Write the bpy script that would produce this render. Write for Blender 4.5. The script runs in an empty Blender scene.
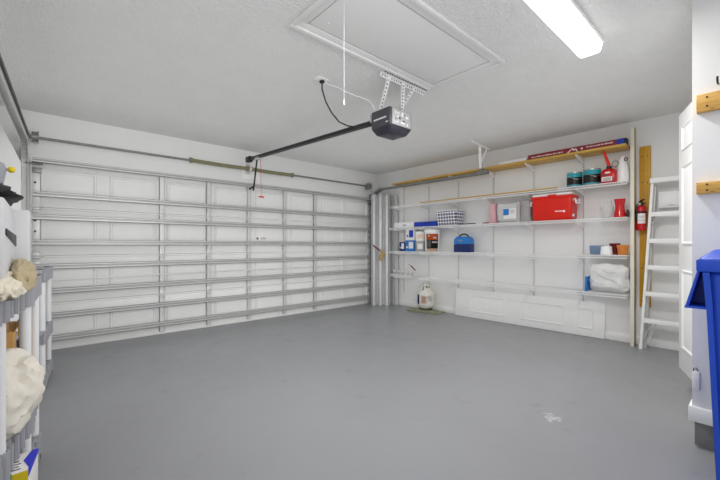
import bpy, bmesh, math, random
from mathutils import Vector, Matrix, noise
random.seed(7)
S = bpy.context.scene
C = S.collection
PI = math.pi
V = Vector

# ------------------------------------------------------------------ materials
def lin(h):
    h = h.lstrip('#')
    r = []
    for i in (0, 2, 4):
        c = int(h[i:i+2], 16) / 255
        r.append(c / 12.92 if c <= .04045 else ((c + .055) / 1.055) ** 2.4)
    return (*r, 1)

def mat(name, hexc, rough=.5, metal=0, var=.04, vscale=8, bump=0, bscale=60, spec=.5, trans=0, coat=0, alpha=1, detail=3):
    m = bpy.data.materials.new(name)
    m.use_nodes = True
    nt = m.node_tree
    b = nt.nodes['Principled BSDF']
    col = lin(hexc)
    b.inputs['Roughness'].default_value = rough
    b.inputs['Metallic'].default_value = metal
    b.inputs['Specular IOR Level'].default_value = spec
    b.inputs['Transmission Weight'].default_value = trans
    b.inputs['Coat Weight'].default_value = coat
    b.inputs['Alpha'].default_value = alpha
    tc = nt.nodes.new('ShaderNodeTexCoord')
    nz = nt.nodes.new('ShaderNodeTexNoise')
    nz.inputs['Scale'].default_value = vscale
    nz.inputs['Detail'].default_value = detail
    nt.links.new(tc.outputs['Object'], nz.inputs['Vector'])
    rmp = nt.nodes.new('ShaderNodeValToRGB')
    rmp.color_ramp.elements[0].position = .3
    rmp.color_ramp.elements[1].position = .7
    rmp.color_ramp.elements[0].color = tuple(max(0, c * (1 - var)) for c in col[:3]) + (1,)
    rmp.color_ramp.elements[1].color = tuple(min(1, c * (1 + var)) for c in col[:3]) + (1,)
    nt.links.new(nz.outputs['Fac'], rmp.inputs['Fac'])
    nt.links.new(rmp.outputs['Color'], b.inputs['Base Color'])
    if bump:
        n2 = nt.nodes.new('ShaderNodeTexNoise')
        n2.inputs['Scale'].default_value = bscale
        n2.inputs['Detail'].default_value = 4
        nt.links.new(tc.outputs['Object'], n2.inputs['Vector'])
        bp = nt.nodes.new('ShaderNodeBump')
        bp.inputs['Strength'].default_value = bump
        bp.inputs['Distance'].default_value = .01
        nt.links.new(n2.outputs['Fac'], bp.inputs['Height'])
        nt.links.new(bp.outputs['Normal'], b.inputs['Normal'])
    return m

def wood_mat(name, a, bcol, axis, rough=.5):
    """long grain along one axis with a few dark knots"""
    m = mat(name, a, rough)
    nt = m.node_tree
    b = nt.nodes['Principled BSDF']
    tc = nt.nodes.new('ShaderNodeTexCoord')
    mp = nt.nodes.new('ShaderNodeMapping')
    sc = [30, 30, 30]
    sc[axis] = 1.2
    mp.inputs['Scale'].default_value = sc
    nt.links.new(tc.outputs['Object'], mp.inputs['Vector'])
    n = nt.nodes.new('ShaderNodeTexNoise')
    n.inputs['Scale'].default_value = 1.0
    n.inputs['Detail'].default_value = 5
    n.inputs['Distortion'].default_value = .6
    nt.links.new(mp.outputs['Vector'], n.inputs['Vector'])
    r = nt.nodes.new('ShaderNodeValToRGB')
    r.color_ramp.elements[0].position = .3
    r.color_ramp.elements[1].position = .68
    r.color_ramp.elements[0].color = lin(bcol)
    r.color_ramp.elements[1].color = lin(a)
    nt.links.new(n.outputs['Fac'], r.inputs['Fac'])
    vo = nt.nodes.new('ShaderNodeTexVoronoi')
    mp2 = nt.nodes.new('ShaderNodeMapping')
    s2 = [9, 9, 9]
    s2[axis] = 2.2
    mp2.inputs['Scale'].default_value = s2
    nt.links.new(tc.outputs['Object'], mp2.inputs['Vector'])
    nt.links.new(mp2.outputs['Vector'], vo.inputs['Vector'])
    r2 = nt.nodes.new('ShaderNodeValToRGB')
    r2.color_ramp.elements[0].position = .06
    r2.color_ramp.elements[1].position = .14
    r2.color_ramp.elements[0].color = (1, 1, 1, 1)
    r2.color_ramp.elements[1].color = (0, 0, 0, 1)
    nt.links.new(vo.outputs['Distance'], r2.inputs['Fac'])
    mx = nt.nodes.new('ShaderNodeMix')
    mx.data_type = 'RGBA'
    nt.links.new(r2.outputs['Color'], mx.inputs['Factor'])
    nt.links.new(r.outputs['Color'], mx.inputs['A'])
    mx.inputs['B'].default_value = lin('#6b4417')
    nt.links.new(mx.outputs['Result'], b.inputs['Base Color'])
    return m

M = {}
M['wall'] = mat('wall_paint', '#e9e9e8', .6, var=.012, vscale=3, bump=.10, bscale=90)
M['trim'] = mat('trim_paint', '#f2f2f1', .4, var=.01)
M['ceilpaint'] = mat('ceiling_paint', '#dededc', .6, var=.01)
M['doorwhite'] = mat('door_paint', '#f1f1f0', .38, var=.012, bump=.02, bscale=120)
M['gdoor'] = mat('garage_door_enamel', '#e3e3e1', .45, var=.015)
M['galv'] = mat('galvanised_steel', '#d2d3d1', .42, .25, var=.05, vscale=12)
M['galvd'] = mat('dark_galvanised_steel', '#8f908e', .45, .6, var=.15, vscale=30)
M['alu'] = mat('mill_aluminium', '#d2d3d3', .36, .25, var=.06, vscale=10)
M['bolt'] = mat('dark_bolt', '#3a3935', .5, .7)
M['spring'] = mat('oiled_spring', '#8d8a6c', .5, .3, var=.2, vscale=40)
M['white'] = mat('white_plastic', '#efefee', .4, var=.01)
M['whitemetal'] = mat('white_epoxy_wire', '#f0f0ef', .4, var=.01)
M['std'] = mat('white_standard', '#e2e2e1', .45, var=.02)
M['slot'] = mat('slot_shadow_gap', '#4a4a4a', .7)
M['binwhite'] = mat('translucent_white_plastic', '#d4d4d6', .45, var=.02)
M['black'] = mat('black_plastic', '#17171a', .45)
M['blackmetal'] = mat('black_rail', '#2c2c2e', .4, .4, var=.15)
M['blackbag'] = mat('black_bag', '#060607', .55, var=.3, bump=.3, bscale=30)
M['dgrey'] = mat('charcoal_plastic', '#47484d', .38, var=.06)
M['lens'] = mat('smoked_lens', '#35343e', .25, var=.05)
M['silver'] = mat('silver_panel', '#bdbdbd', .4, .2, var=.08)
M['rimgrey'] = mat('grey_shelf_plastic', '#9b9ca1', .45, var=.05)
M['pipe'] = mat('white_pipe', '#e4e5e6', .35, var=.015)
M['wood'] = wood_mat('pine_plank', '#cfa850', '#b98c36', 1)
M['woodv'] = wood_mat('yellow_pine_upright', '#d6a432', '#bd8a20', 2)
M['cleat'] = wood_mat('pine_cleat', '#d0a75a', '#bb8d40', 1)
M['tan'] = wood_mat('bare_stud', '#b39b6a', '#9c8250', 2)
M['cream'] = mat('cream_paint', '#e4e0d2', .55, var=.03, vscale=14)
M['red'] = mat('red_plastic', '#d81f0e', .35, var=.04, spec=.5)
M['redsat'] = mat('red_enamel', '#c61018', .25, var=.03, coat=.4)
M['maroon'] = mat('maroon_carton', '#8e2432', .5, var=.06)
M['label'] = mat('white_label', '#ebe8e6', .5, var=.02)
M['blue'] = mat('blue_cart_plastic', '#2450c8', .38, var=.05, vscale=5, bump=.05, bscale=200)
M['bluebox'] = mat('royal_blue_card', '#1b3bb0', .45, var=.06)
M['navy'] = mat('navy_plastic', '#1d2c66', .4, var=.05)
M['skyblue'] = mat('sky_blue_plastic', '#2b79c6', .35, var=.04)
M['teal'] = mat('teal_label', '#2a9aa6', .45, var=.05)
M['tinblack'] = mat('black_tin_label', '#121314', .4)
M['tin'] = mat('tin_metal', '#b9bcbc', .3, .9, var=.06)
M['orange'] = mat('orange_label', '#d9661c', .5, var=.05)
M['peach'] = mat('peach_label', '#e8c9b4', .5)
M['slate'] = mat('slate_blue_plastic', '#768ca6', .5, var=.05)
M['terra'] = mat('terracotta', '#cc7d34', .65, var=.08, vscale=20)
M['darkred'] = mat('dark_red_glaze', '#6e1220', .4)
M['bottlegreen'] = mat('dark_green_glass', '#14271c', .2)
M['pink'] = mat('pink_fabric', '#d9a9ad', .8, var=.05, bump=.2, bscale=25)
M['greyfab'] = mat('grey_fabric', '#a5a6a6', .8, var=.06, vscale=12, bump=.25, bscale=20)
M['vinyl'] = mat('clear_vinyl', '#c9c9c8', .25, var=.08, vscale=9, bump=.3, bscale=18)
M['plasticbag'] = mat('white_film', '#dededd', .3, var=.05, vscale=10, bump=.4, bscale=14)
M['tanbag'] = mat('tan_canvas', '#b7a888', .85, var=.07, bump=.3, bscale=60)
M['creambag'] = mat('cream_canvas', '#dcd4c2', .85, var=.05, bump=.3, bscale=50)
M['offbag'] = mat('off_white_sack', '#e3ddd0', .7, var=.05, vscale=6, bump=.25, bscale=12)
M['card'] = mat('brown_cardboard', '#d3a565', .75, var=.06, vscale=14)
M['yellow'] = mat('yellow_print', '#dcc218', .5, var=.04)
M['green'] = mat('green_print', '#1f9a78', .5)
M['violet'] = mat('blue_print', '#2a30c8', .5)
M['mat'] = mat('olive_mat', '#8d9077', .8, var=.18, vscale=14, bump=.3, bscale=40)
M['tank'] = mat('tank_enamel', '#d9d7cf', .45, var=.06, vscale=10)
M['rust'] = mat('dirty_foot_ring', '#4a4133', .7, var=.2)
M['brass'] = mat('brass_fitting', '#8f8a4e', .4, .7)
M['bristle'] = mat('tan_bristles', '#b39a6c', .85, var=.2, vscale=60, bump=.5, bscale=150)
M['olive'] = mat('grey_blue_tub', '#9a9ba4', .5, var=.05)
M['concrete'] = mat('curb_concrete', '#8d8d8c', .8, var=.15, vscale=12, bump=.2)
M['dark'] = mat('dark_hall', '#3a3a3a', .8)

# clear glass with plain principled transmission
M['glass'] = mat('clear_glass', '#f3f6f5', .04, var=.0, alpha=.28)
M['glass'].node_tree.nodes['Principled BSDF'].inputs['IOR'].default_value = 1.3

# lamp diffuser: gives off light
m = bpy.data.materials.new('lamp_diffuser')
m.use_nodes = True
b = m.node_tree.nodes['Principled BSDF']
b.inputs['Base Color'].default_value = (.9, .9, .9, 1)
b.inputs['Emission Color'].default_value = (1, .985, .96, 1)
b.inputs['Emission Strength'].default_value = 1.8
M['lamp'] = m

def ceiling_mat():
    m = mat('knockdown_ceiling', '#e4e4e2', .75, var=.015, vscale=4)
    nt = m.node_tree
    b = nt.nodes['Principled BSDF']
    tc = nt.nodes.new('ShaderNodeTexCoord')
    n = nt.nodes.new('ShaderNodeTexNoise')
    n.inputs['Scale'].default_value = 55
    n.inputs['Detail'].default_value = 3
    nt.links.new(tc.outputs['Object'], n.inputs['Vector'])
    r = nt.nodes.new('ShaderNodeValToRGB')
    r.color_ramp.elements[0].position = .42
    r.color_ramp.elements[1].position = .62
    nt.links.new(n.outputs['Fac'], r.inputs['Fac'])
    bp = nt.nodes.new('ShaderNodeBump')
    bp.inputs['Strength'].default_value = .65
    bp.inputs['Distance'].default_value = .010
    nt.links.new(r.outputs['Color'], bp.inputs['Height'])
    nt.links.new(bp.outputs['Normal'], b.inputs['Normal'])
    return m
M['ceiling'] = ceiling_mat()

def floor_mat():
    m = mat('grey_floor_paint', '#8c8d90', .33, var=.03, vscale=1.3, bump=.04, bscale=35, spec=.4)
    nt = m.node_tree
    b = nt.nodes['Principled BSDF']
    rmp = [n for n in nt.nodes if n.type == 'VALTORGB'][0]
    tc = [n for n in nt.nodes if n.type == 'TEX_COORD'][0]
    # sparse scuffs
    n = nt.nodes.new('ShaderNodeTexNoise')
    n.inputs['Scale'].default_value = 5.5
    n.inputs['Detail'].default_value = 6
    nt.links.new(tc.outputs['Object'], n.inputs['Vector'])
    r = nt.nodes.new('ShaderNodeValToRGB')
    r.color_ramp.elements[0].position = .66
    r.color_ramp.elements[1].position = .74
    r.color_ramp.elements[0].color = (0, 0, 0, 1)
    r.color_ramp.elements[1].color = (.35, .35, .35, 1)
    nt.links.new(n.outputs['Fac'], r.inputs['Fac'])
    mx = nt.nodes.new('ShaderNodeMix')
    mx.data_type = 'RGBA'
    nt.links.new(r.outputs['Color'], mx.inputs['Factor'])
    nt.links.new(rmp.outputs['Color'], mx.inputs['A'])
    mx.inputs['B'].default_value = lin('#77787b')
    ge = nt.nodes.new('ShaderNodeNewGeometry')
    vm = nt.nodes.new('ShaderNodeVectorMath')
    vm.operation = 'DISTANCE'
    vm.inputs[1].default_value = (2.60, .936, 0)
    nt.links.new(ge.outputs['Position'], vm.inputs[0])
    m1 = nt.nodes.new('ShaderNodeMapRange')
    m1.inputs['From Min'].default_value = .02
    m1.inputs['From Max'].default_value = .17
    m1.inputs['To Min'].default_value = .34
    m1.inputs['To Max'].default_value = -.2
    nt.links.new(vm.outputs['Value'], m1.inputs['Value'])
    nf = nt.nodes.new('ShaderNodeTexNoise')
    nf.inputs['Scale'].default_value = 26
    nf.inputs['Detail'].default_value = 3
    nt.links.new(ge.outputs['Position'], nf.inputs['Vector'])
    ad = nt.nodes.new('ShaderNodeMath')
    nt.links.new(nf.outputs['Fac'], ad.inputs[0])
    nt.links.new(m1.outputs['Result'], ad.inputs[1])
    rf = nt.nodes.new('ShaderNodeValToRGB')
    rf.color_ramp.elements[0].position = .74
    rf.color_ramp.elements[1].position = .80
    rf.color_ramp.elements[1].color = (.55, .55, .55, 1)
    nt.links.new(ad.outputs[0], rf.inputs['Fac'])
    mf = nt.nodes.new('ShaderNodeMix')
    mf.data_type = 'RGBA'
    nt.links.new(rf.outputs['Color'], mf.inputs['Factor'])
    nt.links.new(mx.outputs['Result'], mf.inputs['A'])
    mf.inputs['B'].default_value = lin('#c9c9c9')
    nt.links.new(mf.outputs['Result'], b.inputs['Base Color'])
    nr = nt.nodes.new('ShaderNodeMapRange')
    nr.inputs['To Min'].default_value = .28
    nr.inputs['To Max'].default_value = .46
    nt.links.new(n.outputs['Fac'], nr.inputs['Value'])
    nt.links.new(nr.outputs['Result'], b.inputs['Roughness'])
    return m
M['floor'] = floor_mat()

def basket_mat():
    m = mat('checked_basket', '#e6e6ea', .6)
    nt = m.node_tree
    b = nt.nodes['Principled BSDF']
    tc = nt.nodes.new('ShaderNodeTexCoord')
    ck = nt.nodes.new('ShaderNodeTexBrick')
    ck.offset = 0
    ck.inputs['Scale'].default_value = 1
    ck.inputs['Brick Width'].default_value = .052
    ck.inputs['Row Height'].default_value = .052
    ck.inputs['Mortar Size'].default_value = .008
    ck.inputs['Mortar Smooth'].default_value = 0
    ck.inputs['Color1'].default_value = lin('#2b3058')
    ck.inputs['Color2'].default_value = lin('#3a3f66')
    ck.inputs['Mortar'].default_value = lin('#e6e6ea')
    sx = nt.nodes.new('ShaderNodeSeparateXYZ')
    nt.links.new(tc.outputs['Object'], sx.inputs[0])
    ad = nt.nodes.new('ShaderNodeMath')
    nt.links.new(sx.outputs['X'], ad.inputs[0])
    nt.links.new(sx.outputs['Y'], ad.inputs[1])
    cb = nt.nodes.new('ShaderNodeCombineXYZ')
    nt.links.new(ad.outputs[0], cb.inputs['X'])
    nt.links.new(sx.outputs['Z'], cb.inputs['Y'])
    nt.links.new(cb.outputs[0], ck.inputs['Vector'])
    nt.links.new(ck.outputs['Color'], b.inputs['Base Color'])
    return m
M['basket'] = basket_mat()

# ------------------------------------------------------------------ mesh helpers
WL = {}          # object name -> world position

class MB:
    def __init__(s):
        s.bm = bmesh.new()
        s.mi = 0
    def _faces(s, before):
        for f in s.bm.faces:
            if f.index == -1 or f not in before:
                pass
    def _mark(s, n0):
        s.bm.faces.ensure_lookup_table()
        for f in s.bm.faces[n0:]:
            f.material_index = s.mi
            f.smooth = True
    def hexa(s, p, bev=0, seg=2):
        """8 points: bottom ring 0-3, top ring 4-7"""
        n0 = len(s.bm.faces)
        t = bmesh.new()
        v = [t.verts.new(q) for q in p]
        for q in ((3,2,1,0),(4,5,6,7),(0,1,5,4),(1,2,6,5),(2,3,7,6),(3,0,4,7)):
            t.faces.new([v[i] for i in q])
        bmesh.ops.recalc_face_normals(t, faces=t.faces)
        if bev:
            bmesh.ops.bevel(t, geom=list(t.edges), offset=bev, segments=seg, profile=.5, affect='EDGES')
        s._merge(t)
        s._mark(n0)
        return s
    def _merge(s, t):
        me = bpy.data.meshes.new('tmp')
        t.to_mesh(me)
        t.free()
        s.bm.from_mesh(me)
        bpy.data.meshes.remove(me)
    def box(s, x0, x1, y0, y1, z0, z1, bev=0, seg=2):
        return s.hexa([(x0,y0,z0),(x1,y0,z0),(x1,y1,z0),(x0,y1,z0),(x0,y0,z1),(x1,y0,z1),(x1,y1,z1),(x0,y1,z1)], bev, seg)
    def frustum(s, x0, x1, y0, y1, z0, z1, k, bev=0, seg=2):
        """box whose bottom is scaled by k about its centre"""
        cx, cy = (x0+x1)/2, (y0+y1)/2
        f = lambda x, c: c + (x-c)*k
        return s.hexa([(f(x0,cx),f(y0,cy),z0),(f(x1,cx),f(y0,cy),z0),(f(x1,cx),f(y1,cy),z0),(f(x0,cx),f(y1,cy),z0),
                       (x0,y0,z1),(x1,y0,z1),(x1,y1,z1),(x0,y1,z1)], bev, seg)
    def bar(s, p0, p1, w, h, up=(0,0,1), bev=0):
        """box along p0-p1; w across, h along up"""
        p0, p1 = V(p0), V(p1)
        d = (p1-p0).normalized()
        u = V(up)
        side = d.cross(u).normalized()
        u = side.cross(d).normalized()
        a, b_ = side*w/2, u*h/2
        return s.hexa([p0-a-b_, p0+a-b_, p1+a-b_, p1-a-b_, p0-a+b_, p0+a+b_, p1+a+b_, p1-a+b_], bev)
    def prism(s, poly, ext, bev=0):
        n0 = len(s.bm.faces)
        t = bmesh.new()
        e = V(ext)
        a = [t.verts.new(V(q)) for q in poly]
        c = [t.verts.new(V(q)+e) for q in poly]
        n = len(poly)
        t.faces.new(a)
        t.faces.new(c[::-1])
        for i in range(n):
            t.faces.new([a[i], c[i], c[(i+1) % n], a[(i+1) % n]])
        bmesh.ops.recalc_face_normals(t, faces=t.faces)
        if bev:
            bmesh.ops.bevel(t, geom=list(t.edges), offset=bev, segments=2, profile=.5, affect='EDGES')
        s._merge(t)
        s._mark(n0)
        return s
    def tube(s, pts, r, n=10, closed=False):
        n0 = len(s.bm.faces)
        P = [V(p) for p in pts]
        rr = r if isinstance(r, (list, tuple)) else [r]*len(P)
        rings = []
        ref = None
        for i, p in enumerate(P):
            a = P[i-1] if (i > 0 or closed) else P[i]
            c = P[(i+1) % len(P)] if (i < len(P)-1 or closed) else P[i]
            d = (c-a).normalized()
            if ref is None:
                ref = V((0,0,1)) if abs(d.z) < .9 else V((1,0,0))
            u = d.cross(ref).normalized()
            w = u.cross(d).normalized()
            ref = w
            rings.append([s.bm.verts.new(p + (u*math.cos(2*PI*k/n) + w*math.sin(2*PI*k/n))*rr[i]) for k in range(n)])
        m_ = len(rings)
        for i in range(m_ if closed else m_-1):
            A, B = rings[i], rings[(i+1) % m_]
            for k in range(n):
                s.bm.faces.new([A[k], A[(k+1) % n], B[(k+1) % n], B[k]])
        if not closed:
            s.bm.faces.new(rings[0][::-1])
            s.bm.faces.new(rings[-1])
        s._mark(n0)
        return s
    def cyl(s, p0, p1, r, n=18, r1=None):
        return s.tube([p0, p1], [r, r if r1 is None else r1], n)
    def lathe(s, cx, cy, prof, n=28, axis='z', close=True):
        n0 = len(s.bm.faces)
        rings = []
        for (r, z) in prof:
            rings.append([s.bm.verts.new((cx + r*math.cos(2*PI*k/n), cy + r*math.sin(2*PI*k/n), z)) for k in range(n)])
        for i in range(len(rings)-1):
            A, B = rings[i], rings[i+1]
            for k in range(n):
                s.bm.faces.new([A[k], A[(k+1) % n], B[(k+1) % n], B[k]])
        if close:
            s.bm.faces.new(rings[0][::-1])
            s.bm.faces.new(rings[-1])
        s._mark(n0)
        return s
    def blob(s, c, r, amp=.12, freq=3.0, sub=4, zmin=None, seed=0, creases=0):
        n0 = len(s.bm.faces)
        t = bmesh.new()
        bmesh.ops.create_icosphere(t, subdivisions=sub, radius=1)
        for v in t.verts:
            p = v.co.copy()
            q = p*freq*.5 + V((seed*3.1, seed*1.7, seed))
            k = 1 + amp*noise.fractal(q, 1.0, 2.0, 4)*1.6
            if creases:
                k -= creases*abs(noise.noise(q*1.7))
            w = V((p.x*r[0]*k, p.y*r[1]*k, p.z*r[2]*k)) + V(c)
            if zmin is not None and w.z < zmin:
                w.z = zmin
            v.co = w
        s._merge(t)
        s._mark(n0)
        return s
    def quad(s, *p):
        n0 = len(s.bm.faces)
        s.bm.faces.new([s.bm.verts.new(V(q)) for q in p])
        s._mark(n0)
        return s
    def mould(s, o, a, b_, nrm, w, h, d=.012, wid=.03):
        """raised moulding ring round a rectangle: corner o, unit axes a (width) b_ (height), outward normal nrm"""
        n0 = len(s.bm.faces)
        o, a, b_, nrm = V(o), V(a), V(b_), V(nrm)
        def rect(i, out):
            return [s.bm.verts.new(o + a*x + b_*y + nrm*out) for x, y in ((i, i), (w-i, i), (w-i, h-i), (i, h-i))]
        R = [rect(0, -.001), rect(wid*.3, d), rect(wid*.55, d), rect(wid, .001), rect(wid*1.6, d*.45)]
        for i in range(4):
            for k in range(4):
                s.bm.faces.new([R[i][k], R[i][(k+1) % 4], R[i+1][(k+1) % 4], R[i+1][k]])
        s.bm.faces.new(R[4])
        s._mark(n0)
        return s
    def build(s, name, mats, parent=None, origin=None, ang=35):
        bm = s.bm
        bmesh.ops.recalc_face_normals(bm, faces=bm.faces)
        xs = [v.co for v in bm.verts]
        lo = V((min(p.x for p in xs), min(p.y for p in xs), min(p.z for p in xs)))
        hi = V((max(p.x for p in xs), max(p.y for p in xs), max(p.z for p in xs)))
        org = V(origin) if origin else V(((lo.x+hi.x)/2, (lo.y+hi.y)/2, lo.z))
        for v in bm.verts:
            v.co -= org
        me = bpy.data.meshes.new(name)
        bm.to_mesh(me)
        bm.free()
        for mm in (mats if isinstance(mats, (list, tuple)) else [mats]):
            me.materials.append(M[mm] if isinstance(mm, str) else mm)
        me.set_sharp_from_angle(angle=math.radians(ang))
        o = bpy.data.objects.new(name, me)
        C.objects.link(o)
        if parent:
            o.parent = parent
            o.location = org - WL[parent.name]
        else:
            o.location = org
        WL[o.name] = org
        return o

def empty(name, loc):
    o = bpy.data.objects.new(name, None)
    o.empty_display_size = .1
    C.objects.link(o)
    o.location = loc
    WL[o.name] = V(loc)
    return o

def tag(o, label, cat, group=None, kind=None):
    o['label'] = label
    o['category'] = cat
    if group: o['group'] = group
    if kind: o['kind'] = kind
    return o

def thing(name, loc, label, cat, group=None):
    return tag(empty(name, loc), label, cat, group)

def struct(o, label=None, cat=None):
    o['kind'] = 'structure'
    if label: o['label'] = label
    if cat: o['category'] = cat
    return o

def copy_tree(o, delta, label=None):
    c = o.copy()
    C.objects.link(c)
    c.location = o.location + V(delta)
    if label: c['label'] = label
    for ch in list(o.children):
        d = ch.copy()
        C.objects.link(d)
        d.parent = c
        for g in list(ch.children):
            e = g.copy()
            C.objects.link(e)
            e.parent = d
    return c

# ------------------------------------------------------------------ room shell
XW, YW, XL, HC, YN = 5.28, 5.34, -.62, 2.64, -2.4      # shelf wall, door wall, left wall, ceiling, near edge
struct(MB().box(XL-.1, XW+.1, YN, YW+1.2, -.1, 0).build('floor', 'floor'), 'glossy grey painted concrete garage floor', 'floor')
struct(MB().box(XL-.1, XW+.1, YN, YW+.12, HC, HC+.1).build('ceiling', 'ceiling'), 'white textured garage ceiling', 'ceiling')
struct(MB().box(XW, XW+.12, .15, YW+.12, 0, HC).build('wall_right', 'wall'), 'white wall behind the storage shelves', 'wall')
struct(MB().box(XL-.12, XL, YN, YW+.12, 0, HC).build('wall_left', 'wall'), 'white wall behind the plastic shelving', 'wall')
mb = MB()
mb.box(XL, -.065, YW, YW+.12, 0, HC)
mb.box(-.065, 4.96, YW, YW+.12, 2.14, HC)
mb.box(4.96, XW, YW, YW+.12, 0, HC)
struct(mb.build('wall_back', 'wall'), 'white wall around and above the garage door', 'wall')
mb = MB()
mb.box(2.84, 2.96, YN, .27, .15, HC)
struct(mb.build('wall_near', 'wall'), 'white wall stub with two pine cleats at right edge', 'wall')
mb = MB()
mb.box(2.96, 3.02, .15, .268, .15, HC)
mb.box(3.90, XW, .15, .27, .0, HC)
mb.box(3.02, 3.90, .15, .27, 2.23, HC)
mb.box(3.02, 3.90, .15, .27, 0, .17)
mb.box(2.96, XW, -1.0, -.9, 0, HC)
struct(mb.build('wall_front', 'wall'), 'white return wall around the house door', 'wall')
struct(MB().box(XL-.12, 2.96, YN-.12, YN, 0, HC).build('wall_rear', 'wall'), 'white wall at the rear of the garage', 'wall')
struct(MB().box(2.87, 3.02, YN, .262, 0, .15).build('trim_1', 'concrete'), 'grey concrete curb under the wall stub', 'curb')
mb = MB()
mb.box(2.825, 2.84, YN, .285, .148, .235, .004)
mb.box(2.8402, 2.96, .2702, .285, .148, .235, .004)
struct(mb.build('baseboard_near', 'trim'), 'white baseboard along the foot of the wall stub', 'baseboard')
mb = MB()
mb.box(XW-.015, XW, .27, YW, 0, .095, .004)
struct(mb.build('baseboard_right', 'trim'), 'white baseboard under the shelves', 'baseboard')

# small cover plate low on the wall stub
t = thing('wall_cover', (2.83, .225, .33), 'small white cover box low on the wall stub above its baseboard', 'cover')
MB().box(2.828, 2.8395, .237, .266, .335, .44, .003).build('cover_box', 'white', t)
MB().tube([(2.834, .245, .44), (2.832, .25, .46), (2.832, .262, .458), (2.834, .264, .44)], .003, 8).build('wire', 'galvd', t)

# ------------------------------------------------------------------ house door (ajar, at right)
fe = V((3.854, .445, 0)); hd = V((-.9474, -.3201, 0)); nn = V((-.3201, .9474, 0))
dz0, dz1, dw, dt = .185, 2.215, .86, .035
d1 = empty('door_1', (fe.x+hd.x*dw/2, fe.y+hd.y*dw/2, dz0))
struct(d1, 'white panelled house door standing ajar beside the ladder', 'door')
p = [fe, fe+hd*dw, fe+hd*dw-nn*dt, fe-nn*dt]
mb = MB()
mb.hexa([(q.x, q.y, dz0) for q in p]+[(q.x, q.y, dz1) for q in p], .003)
leaf = mb.build('leaf', 'doorwhite', d1)
for (a, c) in ((2.10, 1.90), (1.79, 1.17), (.98, .36)):
    for k in range(2):
        o = fe + hd*(.105 + k*.36)
        mb = MB()
        mb.mould((o.x, o.y, c), hd, (0,0,1), nn, .29, a-c, .010, .028)
        mb.build('raised_panel', 'doorwhite', d1)
for z in (.42, 1.2, 1.98):
    q = fe+hd*(dw-.004)
    MB().cyl((q.x, q.y, z), (q.x, q.y, z+.09), .008, 8).build('hinge', 'galv', d1)

# ------------------------------------------------------------------ garage door
DF = 5.275      # inner skin of the sections
gd = empty('door_2', (2.465, DF, 0))
struct(gd, 'white sectional garage door with galvanised struts', 'garage door')
X0, X1 = -.062, 4.955
joints = [0.0, .53, 1.055, 1.585, 2.115]
stx = [1.205, 1.805, 2.405, 3.025, 3.63]
bounds = [X0] + stx + [X1]
for i in range(4):
    z0, z1 = joints[i]+(.0015 if i else 0), joints[i+1]-.0015
    mb = MB()
    mb.box(X0, X1, DF, DF+.04, z0, z1, .003)
    mb.box(X0, X1, DF+.02, DF+.038, z0-.01 if i else 0, z0+.01)
    mb.box(X0, X1, DF-.012, DF+.01, z1-.022, z1, .004)          # rolled top edge of the section
    mb.box(X0, X1, DF-.008, DF+.01, z0, z0+.018, .003)
    n = 8
    wdt = (X1-X0)/n
    for k in range(n):
        xa = X0 + k*wdt + .07
        mb.mould((xa, DF, z0+.10), (1,0,0), (0,0,1), (0,-1,0), wdt-.12, z1-z0-.20, .015, .04)
    mb.build('section', 'gdoor', gd)
# bottom weather strip
MB().box(X0, X1, DF-.02, DF+.03, .0, .035, .006).build('bottom_seal', 'gdoor', gd)
# stiles, one run per section
for i in range(4):
    z0, z1 = joints[i]+.03, joints[i+1]-.03
    for x in stx:
        mb = MB()
        mb.box(x-.030, x+.030, DF-.030, DF-.027, z0, z1)
        mb.box(x+.027, x+.030, DF-.030, DF+.002, z0, z1)
        mb.box(x-.030, x-.027, DF-.030, DF-.022, z0, z1)
        mb.box(x-.030, x+.040, DF-.003, DF+.002, z0, z1)
        mb.build('stile', 'galv', gd)
    for x, w in ((X0+.035, .035), (X1-.035, .035)):
        mb = MB()
        mb.box(x-w, x+w, DF-.030, DF+.002, z0-.02, z1+.02, .003)
        mb.build('end_stile', 'galv', gd)
# hinges over the joints
for z in joints[1:4]:
    for x in stx:
        mb = MB()
        mb.box(x-.028, x+.028, DF-.034, DF-.026, z-.055, z+.055, .002)
        mb.cyl((x-.03, DF-.036, z), (x+.03, DF-.036, z), .008, 10)
        mb.build('hinge', 'galv', gd)
    for x in (X0+.035, X1-.035):
        mb = MB()
        mb.box(x-.03, x+.03, DF-.05, DF-.028, z-.06, z+.035, .002)
        mb.cyl((x-.05, DF-.055, z), (x+.07, DF-.055, z), .009, 10)
        mb.mi = 1
        mb.box(x-.028, x+.04, DF-.062, DF-.05, z-.035, z-.028)
        mb.build('roller_hinge', ['galv', 'galvd'], gd)
for x in (X0+.035, X1-.035):
    mb = MB()
    mb.box(x-.03, x+.05, DF-.06, DF-.028, 1.955, 2.01, .003)
    mb.cyl((x-.08, DF-.06, 2.05), (x+.06, DF-.06, 2.05), .01, 10)
    mb.build('top_bracket', 'galvd', gd)
mb = MB()
for i in range(4):
    for f in (.3, .5, .72):
        z = joints[i] + .53*f
        for x in (X0+.03, X1-.03):
            mb.cyl((x, DF-.045, z), (x, DF-.028, z), .010, 8)
mb.build('bolt_row', 'bolt', gd)
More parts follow.
